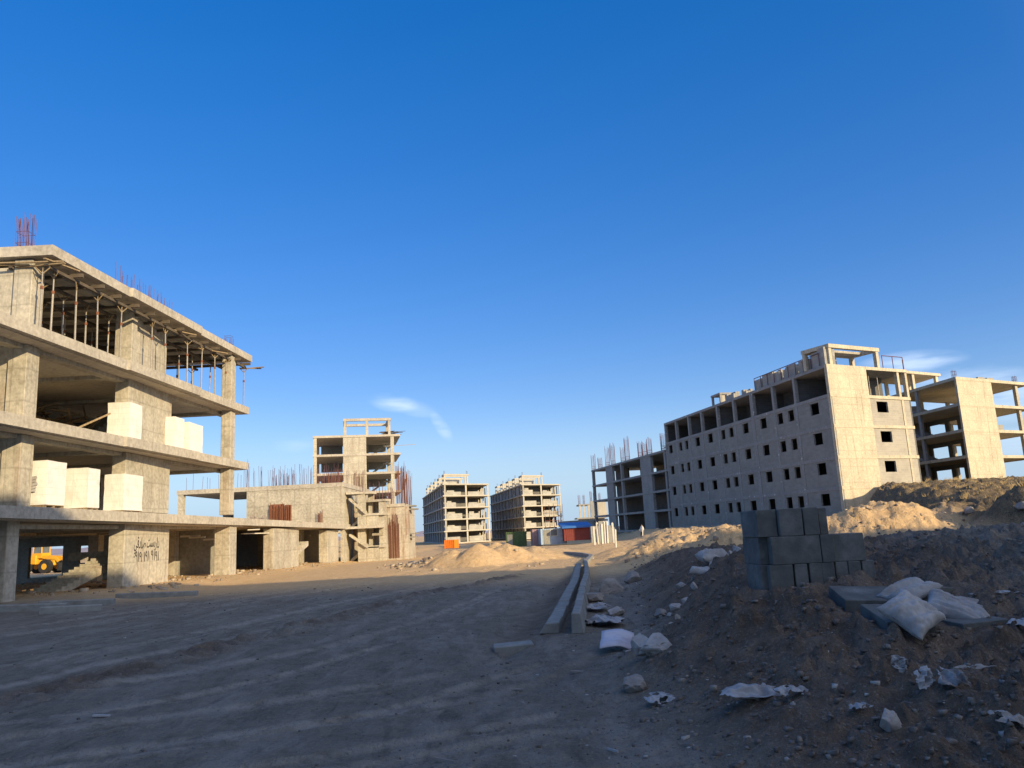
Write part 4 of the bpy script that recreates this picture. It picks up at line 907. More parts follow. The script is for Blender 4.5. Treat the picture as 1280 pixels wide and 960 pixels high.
# roof rails
def rail(P, Q, z, n, nm='railing'):
    b_ = MB(); P = Vector((*P, z)); Q = Vector((*Q, z))
    for i in range(n+1):
        p = P.lerp(Q, i/n); b_.tube(p, p+Vector((0, 0, 1.5)), .045, 5)
    b_.tube(P+Vector((0, 0, 1.5)), Q+Vector((0, 0, 1.5)), .05, 5); return b_.build(nm, M['rebar'], G)
q = Lc+dG*29+nG*.25; r_ = Kc-dG*1.5+nG*.25; rail((q.x, q.y), (r_.x, r_.y), 17.4, 9)
q = Kc+dE*9.3+nE*.2; r_ = Nc-dE*.1+nE*.2; rail((q.x, q.y), (r_.x, r_.y), 17.4, 2); MB().tube((r_.x, r_.y, 17.4), (r_.x, r_.y, 18.6), .07, 5).build('rail_post', M['rust'], G)
# stair head hut and things left on the roof
def roofpt(u, v_): q = Lc+dG*u+nG*v_; return q.x, q.y
q = roofpt(20.8, 1.6)
for du in (0, 2.4):
    for v_ in (1.0, 3.2): x, y = roofpt(15.8+du, v_); MB().obb((x, y, 18.1), (.28, .28, 1.4), math.atan2(dG.y, dG.x)).build('penthouse_column', M['conc_frame'], G)
x, y = roofpt(17.0, 2.1); MB().obb((x, y, 18.95), (2.8, 2.6, .26), math.atan2(dG.y, dG.x)).build('penthouse_slab', M['conc_frame'], G)
x, y = roofpt(18.1, 2.1); MB().obb((x, y, 18.1), (.2, 1.9, 1.38), math.atan2(dG.y, dG.x)).build('penthouse_wall', M['conc_far'], G)
rngp = random.Random(5)
def block_stack(x, y, z, nx, ny, nz, rz, label):
    mb = MB(); m = Matrix.Rotation(rz, 3, 'Z')
    for i in range(nx):
        for j in range(ny):
            for k in range(nz):
                if k == nz-1 and rngp.random() < .4: continue
                c = Vector((x, y, z))+m @ Vector(((i-(nx-1)/2)*.62, (j-(ny-1)/2)*.32, k*.255+.127)); mb.obb(c, (.59, .3, .248), rz+rngp.uniform(-.03, .03))
    return tag(mb.build('block_stack', M['farblock'], None), label, 'block stack', 'stacks of pale blocks on the roof of the walled block')
ra = math.atan2(dG.y, dG.x)
for u, v_, nx, ny, nz, lb in ((21.6, 1.0, 4, 3, 4, 'pale block stack on the roof just right of the stair hut'), (25.6, 1.0, 2, 3, 3, 'lowest pale block stack on the roof midway along the walled block'),
                             (29.6, 1.0, 3, 4, 5, 'pale block stack on the roof behind the far end of the railing'), (32.6, 1.0, 6, 4, 6, 'widest pale block stack on the roof behind the railing'),
                             (36.5, 1.0, 4, 3, 6, 'tall pale block stack behind the middle of the roof railing'), (39.8, 1.0, 4, 3, 6, 'pale block stack on the roof between the railing posts near the penthouse'),
                             (42.6, 1.0, 4, 4, 8, 'tallest pale block stack on the roof beside the penthouse frame')):
    x, y = roofpt(u, v_); block_stack(x, y, 17.4, nx, ny, nz, ra, lb)

# ---------------------------------------------------------------- H: open frame at the far right
Hb = empty('open_building', (60, 102, 4), 'open frame at the right edge with a sunlit wall and bare slabs', 'building')
h0 = Vector((54.45, 95, 0)); dH = Vector((6.5, 3.7, 0)).normalized(); sH = Vector((-.12, 1, 0)).normalized()
def PH(u, v_): q = h0+dH*u+sH*v_; return (q.x, q.y)
def hbox(name, u0, u1, v0, v1, z0, z1, mt): return MB().prism([PH(u0, v0), PH(u1, v0), PH(u1, v1), PH(u0, v1)], z0, z1).build(name, M[mt], Hb)
zH = [17.6, 14.35, 11.15, 7.95, 4.75]
for i, z in enumerate(zH): hbox('floor_slab' if i else 'roof_slab', -.06, 16.2, -.03, 15, z-.36, z, 'conc_right')
for i in range(5):
    z1 = zH[i]-.362; z0 = zH[i+1] if i < 4 else 2.0
    hbox('wall', .0, 7.45, 0, .35, z0, z1, 'conc_right')
    for u, v_ in ((13.4, .4), (13.4, 14), (7.0, 14)): hbox('column', u, u+.55, v_, v_+.55, z0, z1, 'conc')
    hbox('column', .2, .75, 14.2, 14.8, z0, z1, 'conc_gray'); hbox('column', .1, .6, 8, 8.5, z0, z1, 'conc_gray')
    f_ = MB(); 
    if i < 4: a = PH(1.2, 9); c = PH(1.2, 13); flight(f_, (*a, z0), (*c, z0+1.6), 2.0); f_.build('stair_flight', M['conc_gray'], Hb)
    a = PH(7.4, 14.7); c = PH(0, 14.7); MB().wall(c, a, z0, z1, .2, [(1.2, 3.4, z0+.9, z1-.5), (4.2, 5.2, z0+.9, z1-.3)] if i else [(.3, 7, z0+1.8, z1)]).build('wall', M['conc_dark'], Hb)
    if i: MB().wall(PH(7.4, 14.4), PH(7.4, .37), z0, z1, .2, [(1.0, 4.4, z0+.7, z1-.6), (5.3, 7.0, z0+.7, z1-.5), (10.6, 11.8, z0+.5, z1-.6)]).build('wall', M['conc_dark'], Hb)
for u, v_ in ((-.2, 8.2), (5.0, 8.2), (-.2, 14.2), (5.0, 14.2)): hbox('penthouse_column', u, u+.5, v_, v_+.5, 17.6, 19.6, 'conc_right')
hbox('penthouse_slab', -5.0, 6.0, 8, 15, 19.6, 19.95, 'conc_right')
for u, v_ in ((8, 2), (9.9, 2.3)): 
    x, y = PH(u, v_); block_stack(x, y, 17.6, 2, 2, 3, .4, 'small pale block stack, the '+('left' if u < 9 else 'right')+' of two on the roof of the right edge frame').pop('group')
b_ = MB()
for u in (.2, 13.5): x, y = PH(u, .4); cage(b_, x, y, 17.6, .9, .4, 3, .02)
b_.build('rebar_cluster', M['rebar'], Hb)
x, y = PH(8.6, 1.0); block_stack(x, y, 11.15, 2, 2, 3, .3, 'small pale block stack on a middle floor of the open frame').pop('group')
hbox('beam', 16.3, 19.5, 0, .4, 13.9, 14.3, 'conc_right')

# ---------------------------------------------------------------- the big block behind the photographer that shades the yard
X_ = empty('rear_building', (50, -22, 0), 'long unlit apartment block standing behind the camera, out of the picture', 'building')
def xb(nm, a, b, mt='conc'): return MB().box(a, b).build(nm, M[mt], X_)
YC = -32.0; k_ = math.cos(R(SUN_AZ-180+180))  # plan slope helper
kk = abs(math.cos(R(SUN_AZ)))*math.cos(R(SUN_EL))/math.sin(R(SUN_EL))       # metres of y per metre of height
z_low = (37.0-YC)/kk; z_high = (38.7-YC)/kk
xb('wall', (27.5, YC-12, -1), (120, YC, z_low-.3)); xb('roof_slab', (27.5, YC-12.3, z_low-.3), (120.3, YC, z_low), 'concslab')
xb('wall', (-16, YC-12, -1), (27.49, YC, z_high-.3)); xb('roof_slab', (-16.3, YC-12.3, z_high-.3), (27.5, YC+.004, z_high), 'concslab')

# ---------------------------------------------------------------- site huts and cabins
def hut(name, c, size, rz, mt, label, roof=None, door=True, windows=0, rib=.25, cat='cabin'):
    r_ = empty(name, (c[0], c[1], c[2]), label, cat); sx, sy, sz = size; m = Matrix.Rotation(rz, 3, 'Z'); C_ = Vector(c)
    mb = MB(); n = max(4, int(sx/rib))
    def P(x, y, z): return C_+m @ Vector((x, y, z))
    mb.obb(P(0, 0, sz/2), (sx, sy, sz), rz)
    for i in range(n+1):
        for s_ in (-1, 1): mb.obb(P(-sx/2+sx*i/n, s_*(sy/2+.02), sz/2), (rib*.35, .05, sz*.96), rz)
    mb.build('body', M[mt], r_)
    mb = MB()
    for x in (-1, 1):
        for y in (-1, 1): mb.obb(P(x*sx/2, y*sy/2, sz/2), (.14, .14, sz+.04), rz)
    mb.build('corner_post', M[mt], r_)
    if roof:
        mb = MB(); a = m @ Vector((1, 0, 0)); ov = .35
        mb.add([P(-sx/2-ov, -sy/2-ov, sz), P(sx/2+ov, -sy/2-ov, sz), P(sx/2+ov, sy/2+ov, sz+.5), P(-sx/2-ov, sy/2+ov, sz+.5),
                P(-sx/2-ov, -sy/2-ov, sz+.28), P(sx/2+ov, -sy/2-ov, sz+.28), P(sx/2+ov, sy/2+ov, sz+.78), P(-sx/2-ov, sy/2+ov, sz+.78)],
               [(0,3,2,1),(4,5,6,7),(0,1,5,4),(1,2,6,5),(2,3,7,6),(3,0,4,7)]); mb.build('roof', M[roof], r_)
    if door:
        d = MB().obb(P(-sx*.28, -sy/2-.06, 1.0), (.8, .06, 1.9), rz).build('door', M['conc_dark'], r_)
        MB().obb(P(-sx*.28+.3, -sy/2-.11, 1.0), (.05, .06, .16), rz).build('handle', M['steel'], d)
    for k in range(windows):
        f = MB(); x = sx*(.02+.24*k)
        for dx, dz, w_, h_ in ((0, .45, 1.0, .07), (0, -.45, 1.0, .07), (-.47, 0, .07, .84), (.47, 0, .07, .84)): f.obb(P(x+dx, -sy/2-.06, 1.55+dz), (w_, .05, h_), rz)
        f = f.build('window', M['post'], r_); MB().obb(P(x, -sy/2-.045, 1.55), (.88, .02, .84), rz).build('pane', M['glass'], f)
    return r_
hut('green_cabin', (-.5, 117, -.75), (2.4, 2.4, 2.3), R(-12), 'green', 'dark green metal cabin in shade at the foot of the right far block', door=True)
hut('pink_cabin', (2.35, 113, -.5), (1.2, 2.4, 2.25), R(5), 'pinkish', 'narrow faded pink cabin between the green cabin and the pale blue hut', door=False)
hut('blue_hut', (4.5, 110.5, -.35), (3.4, 2.6, 2.1), R(6), 'palebl', 'pale blue and white sheet metal hut with a dark doorway and a small window', windows=1)
hut('red_hut', (7.6, 109, .02), (3.4, 3.0, 1.65), R(5), 'maroon', 'dark red sheet metal hut under a bright blue overhanging roof', roof='blue', door=False)
hut('orange_cabin', (-9.6, 112, -.25), (1.45, 1.3, 1.15), R(-20), 'orange', 'bright orange box cabin rising just behind the sand heaps', door=False)
# posts standing in the rubble
posts = [(6.70, 72, 1.35), (7.1, 72.4, 1.7), (7.35, 71.6, 1.55), (7.62, 72, 1.75), (7.9, 72.3, 1.75), (8.0, 73.5, 1.5), (8.45, 72, 1.6)]
b0 = None
for i, (x, y, h) in enumerate(posts):
    if b0 is None:
        b0 = MB().box((-.085, -.085, -.5), (.085, .085, 1.5)).tube((0, 0, 1.5), (0, 0, 1.56), .07, 4, .02); b0 = b0.build('concrete_post', M['post'], None, origin=(0, 0, 0)); o = b0
    else: o = b0.copy(); col.objects.link(o)
    o.location = (x, y, .35); o.scale.z = h/1.5; o.rotation_euler = (R(random.uniform(-3, 3)), R(random.uniform(-3, 3)), random.random())
    tag(o, ORD[i]+' pale square post from the left in the close row before the dark frame', 'post', 'row of pale posts')
for x, y, z, h, lb in ((5.95, 50, .0, 1.45, 'single pale stake rising alone from the sunlit rubble'), (16.5, 90, -.1, 1.2, 'short pale stake near the foot of the big walled block'), (12.9, 84, .3, 1.1, 'thin leaning stake left of the worker')):
    o = b0.copy(); col.objects.link(o); o.location = (x, y, z); o.scale = (.55, .55, h/1.5); tag(o, lb, 'stake'); o.rotation_euler = (0, R(2), .3)
    if 'group' in o.keys(): del o['group']
# grey sheets behind the post row, white bin by the wall
tag(MB().obb((7.6, 74.5, 1.0), (1.9, .06, 1.5), R(3)).obb((8.6, 74.6, .9), (.6, .05, 1.3), R(-8)).obb((6.9, 74.45, .8), (.5, .05, 1.1), R(5)).build('sheet_fence', M['conc_fard'], None), 'grey sheet hoarding right behind the row of pale posts', 'fence')

# ---------------------------------------------------------------- worker, far off
def person(loc, rz):
    me = bpy.data.meshes.new('person')
    J = [(0,0,.95,.13),(0,0,1.2,.14),(0,0,1.42,.12),(0,0,1.52,.06),(0,.01,1.60,.085),(0,.01,1.70,.08),
         (.18,0,1.40,.055),(.25,.06,1.15,.045),(.22,.24,1.02,.035),(-.18,0,1.40,.055),(-.24,-.03,1.13,.045),(-.22,.05,.88,.035),
         (.10,0,.88,.09),(.12,.10,.48,.06),(.12,.04,.08,.045),(.12,.18,.04,.04),(-.10,0,.88,.09),(-.12,-.04,.48,.06),(-.12,-.16,.08,.045),(-.12,-.02,.04,.04)]
    Ed = [(0,1),(1,2),(2,3),(3,4),(4,5),(2,6),(6,7),(7,8),(2,9),(9,10),(10,11),(0,12),(12,13),(13,14),(14,15),(0,16),(16,17),(17,18),(18,19)]
    me.from_pydata([j[:3] for j in J], Ed, []); o = bpy.data.objects.new('person', me); col.objects.link(o)
    sk = o.modifiers.new('skin', 'SKIN'); sk.use_smooth_shade = True
    for i, j in enumerate(J): me.skin_vertices[0].data[i].radius = (j[3], j[3])
    me.skin_vertices[0].data[0].use_root = True
    ss = o.modifiers.new('sub', 'SUBSURF'); ss.levels = ss.render_levels = 1
    bpy.context.view_layer.update()
    m2 = bpy.data.meshes.new_from_object(o.evaluated_get(bpy.context.evaluated_depsgraph_get())); o.modifiers.clear(); o.data = m2
    m2.materials.clear(); m2.materials.append(M['skin'])
    o.location = loc; o.rotation_euler.z = rz
    def shell(name, zlo, zhi, mt, test=lambda c: True):
        mb = MB(); keep = [p for p in m2.polygons if zlo < p.center.z < zhi and test(p.center)]
        ids = {}; vs = []; 
        for p in keep:
            for v_ in p.vertices:
                if v_ not in ids: ids[v_] = len(vs); vs.append(tuple(m2.vertices[v_].co+m2.vertices[v_].normal*.012))
        mb.v = vs; mb.f = [tuple(ids[v_] for v_ in p.vertices) for p in keep]
        c = bpy.data.meshes.new(name); c.from_pydata(mb.v, [], mb.f); c.materials.append(M[mt]); q = bpy.data.objects.new(name, c); col.objects.link(q); q.parent = o
    shell('shirt', .90, 1.50, 'shirt', lambda c: abs(c.x) < .3 and not (c.z < 1.05 and abs(c.x) > .17)); shell('trousers', .1, .94, 'trouser', lambda c: abs(c.x) < .2 or c.z < .8); shell('hair', 1.62, 1.9, 'trouser', lambda c: c.y < .05 or c.z > 1.72)
    return tag(o, 'distant worker in a pale shirt and dark trousers walking behind the rubble', 'person')
person((13.8, 90, TH(13.8, 90)-.2), R(120))

# ---------------------------------------------------------------- yellow loader seen through the ground floor
def loader(loc, rz):
    r_ = empty('wheel_loader', loc, 'yellow wheel loader standing in the sun, seen through the ground floor of the left frame', 'loader')
    m = Matrix.Rotation(rz, 3, 'Z'); Lq = Vector(loc)
    def P(x, y, z): return Lq+m @ Vector((x, y, z))
    MB().obb(P(-1.0, 0, 1.35), (1.9, 1.5, .9), rz).obb(P(-1.95, 0, 1.25), (.25, 1.6, .7), rz).obb(P(.9, 0, 1.05), (1.9, .9, .6), rz).build('body', M['yellow'], r_, bevel=.08)
    cb = MB().obb(P(-.1, 0, 1.75), (1.1, 1.2, .5), rz).obb(P(-.1, 0, 2.85), (1.35, 1.4, .14), rz)
    for x in (-.6, .4):
        for y in (-.55, .55): cb.beam(P(x, y, 1.9), P(x*.9-.01, y*.95, 2.8), .09, .09)
    cb = cb.build('cab', M['yellow'], r_); MB().obb(P(-.1, 0, 2.4), (.92, 1.06, .8), rz).build('window', M['glass'], cb)
    for x in (-1.2, 1.2):
        for y in (-.8, .8):
            w_ = MB().tube(P(x, y-.22, .68), P(x, y+.22, .68), .68, 18).build('wheel', M['black'], r_); MB().tube(P(x, y-.24, .68), P(x, y+.24, .68), .3, 12).build('rim', M['yellow'], w_)
    ar = MB()
    for y in (-.42, .42): ar.beam(P(.5, y, 1.6), P(1.9, y, 1.45), .14, .3); ar.beam(P(1.9, y, 1.45), P(2.9, y, .75), .14, .26)
    ar.beam(P(.9, 0, 1.3), P(2.4, 0, 1.3), .12, .14); ar.build('lift_arm', M['yellow'], r_)
    bk = [(2.8, .25), (3.6, .2), (3.65, .28), (3.0, .42), (2.95, 1.0), (3.15, 1.15), (3.05, 1.2), (2.75, 1.0)]
    mb = MB(); k = len(bk); a = [P(x, -1.1, z) for x, z in bk]; c = [P(x, 1.1, z) for x, z in bk]
    mb.add(a+c, [tuple(range(k)), tuple(range(2*k-1, k-1, -1))]+[((i+1) % k, i, i+k, (i+1) % k+k) for i in range(k)]); mb.build('bucket', M['black'], r_)
loader((-47.9, 80, TH(-48, 80)-.02), R(-12))

# ---------------------------------------------------------------- precast kerbs: two rows by the ditch
def kerb_proto(prof, ln, name='kerb_unit'):
    k = len(prof); mb = MB(); mb.add([(x, -ln/2, z) for x, z in prof]+[(x, ln/2, z) for x, z in prof], [tuple(range(k)), tuple(range(2*k-1, k-1, -1))]+[((i+1) % k, i, i+k, (i+1) % k+k) for i in range(k)])
    return mb.build(name, M['kerb'], None, origin=(0, 0, 0), bevel=.015)
def lay(proto, pts, step, label, group, zoff=0, seed=0, zf=None):
    rng = random.Random(seed); P = [Vector((*p, 0)) for p in pts]; first = True
    # smooth
    X = np.array([p.x for p in P]); Y = np.array([p.y for p in P]); s = np.concatenate([[0], np.cumsum(np.hypot(np.diff(X), np.diff(Y)))])
    n = int(s[-1]/step)
    for i in range(n):
        a, b = i*step, (i+1)*step; x0, y0, x1, y1 = np.interp(a, s, X), np.interp(a, s, Y), np.interp(b, s, X), np.interp(b, s, Y)
        o = proto if first else proto.copy()
        if not first: col.objects.link(o)
        first = False
        cx, cy = (x0+x1)/2, (y0+y1)/2
        zz = (zf(cx, cy) if zf else float(terrain(np.array([cx]), np.array([cy]), False)[0][0]))
        o.location = (cx+rng.uniform(-.012, .012), cy, zz+zoff+rng.uniform(-.008, .008)); o.rotation_euler = (0, R(rng.uniform(-.8, .8)), math.atan2(y1-y0, x1-x0)-math.pi/2+R(rng.uniform(-.8, .8)))
        tag(o, ORD[i]+label, 'kerb', group)
zk = lambda x, y: -.006*max(0, y-20)+.0
LT_ = kerb_proto([(-.23, 0), (.11, 0), (.11, .18), (-.11, .17)], .985)
lay(LT_, [(.47, 13.4), (1.05, 19), (1.74, 26), (2.33, 33), (2.72, 38.2)], 1.0, ' low grey kerb unit from the near end of the left row along the ditch', 'kerb units of the left row', .0, 1, zk)
RT_ = kerb_proto([(-.09, 0), (.12, 0), (.07, .33), (-.07, .34)], .985)
lay(RT_, [(.84, 13.2), (1.41, 19), (2.09, 26), (2.66, 33), (3.04, 38.2)], 1.0, ' tall grey kerb unit from the near end of the right row along the ditch', 'kerb units of the right row', .0, 2, zk)
FT_ = kerb_proto([(-.16, -.2), (.16, -.2), (.14, .17), (-.10, .17)], 1.96)
lay(FT_, [(3.15, 39.5), (3.7, 44), (4.3, 49), (4.2, 54), (3.6, 59), (2.2, 64), (0, 68.5), (-2.5, 71.5), (-5, 73)], 2.0, ' dark kerb unit along the far curved row bending left at the road end', 'kerb units of the far curve', .05, 3, zk)
# kerbs lying loose at the left edge of the road
for i, (x, y, ln, rz, lb) in enumerate(((-15.2, 24.4, 2.6, 82, 'long pale kerb beam lying at the left edge of the picture'), (-13.2, 23.6, 1.6, 68, 'shorter pale kerb beam lying right of the long one by the road edge'),
        (-14.3, 25.9, 2.2, 80, 'pale kerb beam lying furthest back at the left road edge'), (-13.4, 29.6, 2.8, 80, 'flat pale concrete strip lying in front of the wall with handwriting'))):
    o = MB().box((-ln/2, -.17, 0), (ln/2, .17, .22)).build('kerb_beam', M['kerb'], None, origin=(0, 0, 0), bevel=.02); o.location = (x, y, TH(x, y)-.03); o.rotation_euler = (0, R(1.5), R(90-rz)); tag(o, lb, 'kerb')
o = MB().box((-.30, -.2, 0), (.30, .2, .15)).build('kerb_block', M['kerb'], None, origin=(0, 0, 0), bevel=.015); o.location = (-.18, 12.4, TH(-.18, 12.4)-.03); o.rotation_euler = (0, R(-2), R(4)); tag(o, 'low grey concrete slab lying alone on the road in front of the kerb rows', 'concrete slab')

# ---------------------------------------------------------------- the stack of grey aerated blocks on the mound
def ablk(name, size, seed):
    rng = random.Random(seed); me_b = bmesh.new(); bmesh.ops.create_cube(me_b, size=1)
    for v_ in me_b.verts: v_.co = Vector((v_.co.x*size[0], v_.co.y*size[1], (v_.co.z+.5)*size[2]))+Vector((rng.uniform(-.004, .004), rng.uniform(-.004, .004), 0))
    bmesh.ops.bevel(me_b, geom=me_b.edges[:], offset=.006, segments=1, affect='EDGES')
    me = bpy.data.meshes.new(name); me_b.to_mesh(me); me_b.free(); me.materials.append(M['aac'])
    o = bpy.data.objects.new(name, me); col.objects.link(o); return o
SY = 9.15; BZ = .0
def sx_at(px, y=SY): return (px-640)/980*y*1.005
STK = []
# (pixel-free layout in metres along x, depth y0, level, size(x,y,z), yaw, label)
base_z = .86
row1 = [(2.86, .10, (.13, .60, .31)), (3.01, 0, (.28, .60, .31)), (3.255, 0, (.15, .60, .31)), (3.42, 0, (.155, .60, .31)), (3.585, .0, (.155, .60, .31)), (3.745, .01, (.15, .60, .31)), (3.905, .0, (.15, .60, .31)), (4.075, .03, (.15, .60, .31))]
nm1 = ['narrow block at the far left of the bottom course of the grey block stack', 'wide block second from the left in the bottom course of the grey block stack', 'narrow upright block third from the left in the bottom course', 'narrow upright block fourth from the left in the bottom course',
       'narrow upright block in the bottom course right under the gap of the middle course', 'narrow upright block in the bottom course under the broken right block', 'bottom course block second from the right, set slightly back', 'last bottom course block at the right end, sticking out beyond the middle course']
for (x, dy, s_), lb in zip(row1, nm1): STK.append((x, SY+dy, 0, s_, random.uniform(-2, 2), lb))
row2 = [(2.86, .14, (.12, .60, .31), 'narrow dark block at the left end of the middle course'), (3.22, 0, (.60, .30, .31), 'long block lying along the middle course of the grey block stack'), (3.215, .34, (.60, .25, .31), 'long block hidden behind the long one in the middle course'),
        (3.61, .0, (.155, .60, .31), 'upright block end-on in the middle course beside the long block'), (3.86, .03, (.41, .30, .31), 'right end block of the middle course, overhanging to the right')]
for x, dy, s_, lb in row2: STK.append((x, SY+dy, .312, s_, random.uniform(-1.5, 1.5), lb))
row3 = [(2.91, .06, (.245, .60, .31), 'left block of the top course of the grey block stack'), (3.20, 0, (.285, .6, .31), 'second block of the top course, with a pale smear on its face'), (3.44, .0, (.185, .6, .31), 'third block of the top course, narrower than its left neighbour'), (3.60, .05, (.11, .6, .30), 'thinnest block at the right end of the top course')]
for x, dy, s_, lb in row3: STK.append((x, SY+dy, .624, s_, random.uniform(-2, 2), lb))
for i, (x, y, z, s_, rz, lb) in enumerate(STK):
    x = 2.80+(x-2.80)*.935; s_ = (s_[0]*.93, s_[1], s_[2])
    o = ablk('aerated_block', s_, i+30); o.location = (x-.06, y+s_[1]/2-.02, base_z+z); o.rotation_euler.z = R(rz); tag(o, lb, 'block', 'stacked grey blocks')
# loose flat blocks
for i, (x, y, z, s_, rx, ry, rz, lb) in enumerate((
    (3.52, 8.35, .80, (.62, .50, .17), 12, 3, -3, 'flat grey block lying by the foot of the stack, its whole top showing'),
    (3.50, 7.72, .62, (.44, .60, .22), 10, 2, -2, 'grey block lying in front of the flat one, left of the white sack'),
    (4.15, 7.62, .56, (.46, .40, .20), 2, -2, 8, 'grey block under the big stained sack, its front face dark'),
    (4.12, 8.35, .86, (.50, .30, .15), 4, 6, 30, 'grey block tucked behind the sacks'))):
    o = ablk('aerated_block', s_, i+60); o.location = (x, y, z-.07); o.rotation_euler = (R(rx), R(ry), R(rz)); tag(o, lb, 'block', 'loose grey blocks')

# ---------------------------------------------------------------- sacks
def pillow(name, w_, l_, h_, seed, loc, rot, label, mt='sack', sag=.0, group=None):
    n = 34; mb = MB(); vs = []; rng = random.Random(seed)
    g = np.linspace(-1, 1, n+1); U, V = np.meshgrid(g, g, indexing='ij')
    pin = 1-.13*(1-V**2)*np.abs(U)**2; pin2 = 1-.13*(1-U**2)*np.abs(V)**2
    X = U*w_/2*pin; Y = V*l_/2*pin2
    prof = (np.clip((1-U**4)*(1-V**4), 0, 1))**.55
    nz_ = fbm(U*2.2+seed, V*2.2, seed, 4); cr = fbm(U*1.2+V*3.5+seed, V*1.1, seed+5, 4)
    edge = 1-prof
    top = h_*.5*prof*(1+.35*nz_)+.45*h_*cr*prof+.22*h_*(.25-np.abs(fbm(U*2.6+V*1.7, V*1.5+seed, seed+2, 4)))*prof+.07*h_*fbm(U*9, V*9, seed, 3); bot = -h_*.42*prof
    for Z in (top, bot): vs += [(float(X[i, j]), float(Y[i, j]), float(Z[i, j])+.02*float(edge[i, j])*math.sin(6*float(U[i, j])+seed)-sag*float(U[i, j]**2)) for i in range(n+1) for j in range(n+1)]
    k = (n+1)**2; I = lambda i, j: i*(n+1)+j
    f = [(I(i, j), I(i+1, j), I(i+1, j+1), I(i, j+1)) for i in range(n) for j in range(n)]
    f += [(k+I(i, j+1), k+I(i+1, j+1), k+I(i+1, j), k+I(i, j)) for i in range(n) for j in range(n)]
    mb.v = vs; mb.f = f; o = mb.build(name, M[mt], None, smooth=True, origin=(0, 0, 0)); 
    bm = bmesh.new(); bm.from_mesh(o.data); bmesh.ops.remove_doubles(bm, verts=bm.verts, dist=.003); bm.to_mesh(o.data); bm.free()
    o.location = loc; o.rotation_euler = [R(a) for a in rot]; tag(o, label, 'sack', group); return o
pillow('sack', .50, .44, .17, 3, (3.45, 7.28, .80), (38, -14, 38), 'plump dusty white sack at the front, standing on its corner against the grey blocks')
pillow('sack', .52, .38, .15, 8, (3.86, 8.12, .90), (10, -16, 22), 'white sack slumped behind the plump front one')
pillow('sack', .62, .46, .15, 12, (4.16, 7.80, .76), (22, 18, -26), 'big stained grey sack draped over the right hand block')
# ---------------------------------------------------------------- rocks and lumps
def rock(name, loc, s_, seed, label, mt='rock', cat='rock', rz=0):
    bm = bmesh.new(); bmesh.ops.create_icosphere(bm, subdivisions=4, radius=1)
    P = np.array([v_.co for v_ in bm.verts]); d = .55*fbm(P[:, 0]*1.3+seed*7, P[:, 1]*1.3+P[:, 2]*1.1, seed, 2)+.25*fbm(P[:, 0]*3+seed, P[:, 2]*3+P[:, 1]*2, seed+3, 4)
    # facet: clamp against random planes
    rng = np.random.RandomState(seed)
    Q = P*(1+d)[:, None]
    for _ in range(15):
        n_ = rng.normal(size=3); n_ /= np.linalg.norm(n_); k = Q @ n_; lim = rng.uniform(.52, .85); Q -= np.outer(np.clip(k-lim, 0, 9)*.96, n_)
    Q = Q*(1+.07*fbm(Q[:, 0]*6+seed, Q[:, 1]*6+Q[:, 2]*5, seed+8, 3))[:, None]
    for v_, q in zip(bm.verts, Q): v_.co = (q[0]*s_[0], q[1]*s_[1], q[2]*s_[2])
    me = bpy.data.meshes.new(name); bm.to_mesh(me); bm.free(); me.materials.append(M[mt])
    o = bpy.data.objects.new(name, me); col.objects.link(o); o.location = (loc[0], loc[1], TH(loc[0], loc[1])+s_[2]*.45 if len(loc) < 3 else loc[2]); o.rotation_euler.z = rz; tag(o, label, cat); return o
rock('rock', (1.48, 9.2), (.26, .2, .16), 4, 'large pale lump of dried mortar at the foot of the mound', 'rockw', 'mortar lump')
rock('rock', (1.32, 9.35, .33), (.12, .12, .16), 9, 'upright pale knob standing on the left of the large mortar lump', 'rockw', 'mortar lump')
rock('rock', (1.08, 8.35), (.17, .14, .11), 6, 'angular grey stone in front of the large mortar lump')
rock('rock', (2.42, 5.6), (.10, .09, .09), 16, 'clod of pale earth low on the right in front of the upright scraps', 'rockw', 'clod')
rock('rock', (1.42, 12.6), (.12, .11, .08), 17, 'rounded pale stone above the fallen pale board')
rock('rock', (1.62, 18.6), (.26, .24, .18), 21, 'big boulder beside the kerb rows near the shadow edge')
rock('rock', (1.75, 15.6), (.22, .22, .14), 22, 'light boulder right of the kerb rows, between boulder and bags', 'rockw')
rock('rock', (2.3, 21), (.4, .35, .28), 25, 'broad stone at the top of the boulders along the kerb rows')
rock('rock', (3.3, 24), (.30, .3, .22), 26, 'grey stone on the mound right of the broad stone')
rock('rock', (2.3, 13.6), (.15, .14, .10), 27, 'small grey stone on the dark spoil slope')
rock('rock', (21.0, 33.2), (.35, .3, .22), 31, 'sunlit rock on the crest at the right edge of the picture')
rock('rock', (20.6, 36.6), (.28, .24, .22), 33, 'pale sunlit rock at the right end of the low gravel heap')
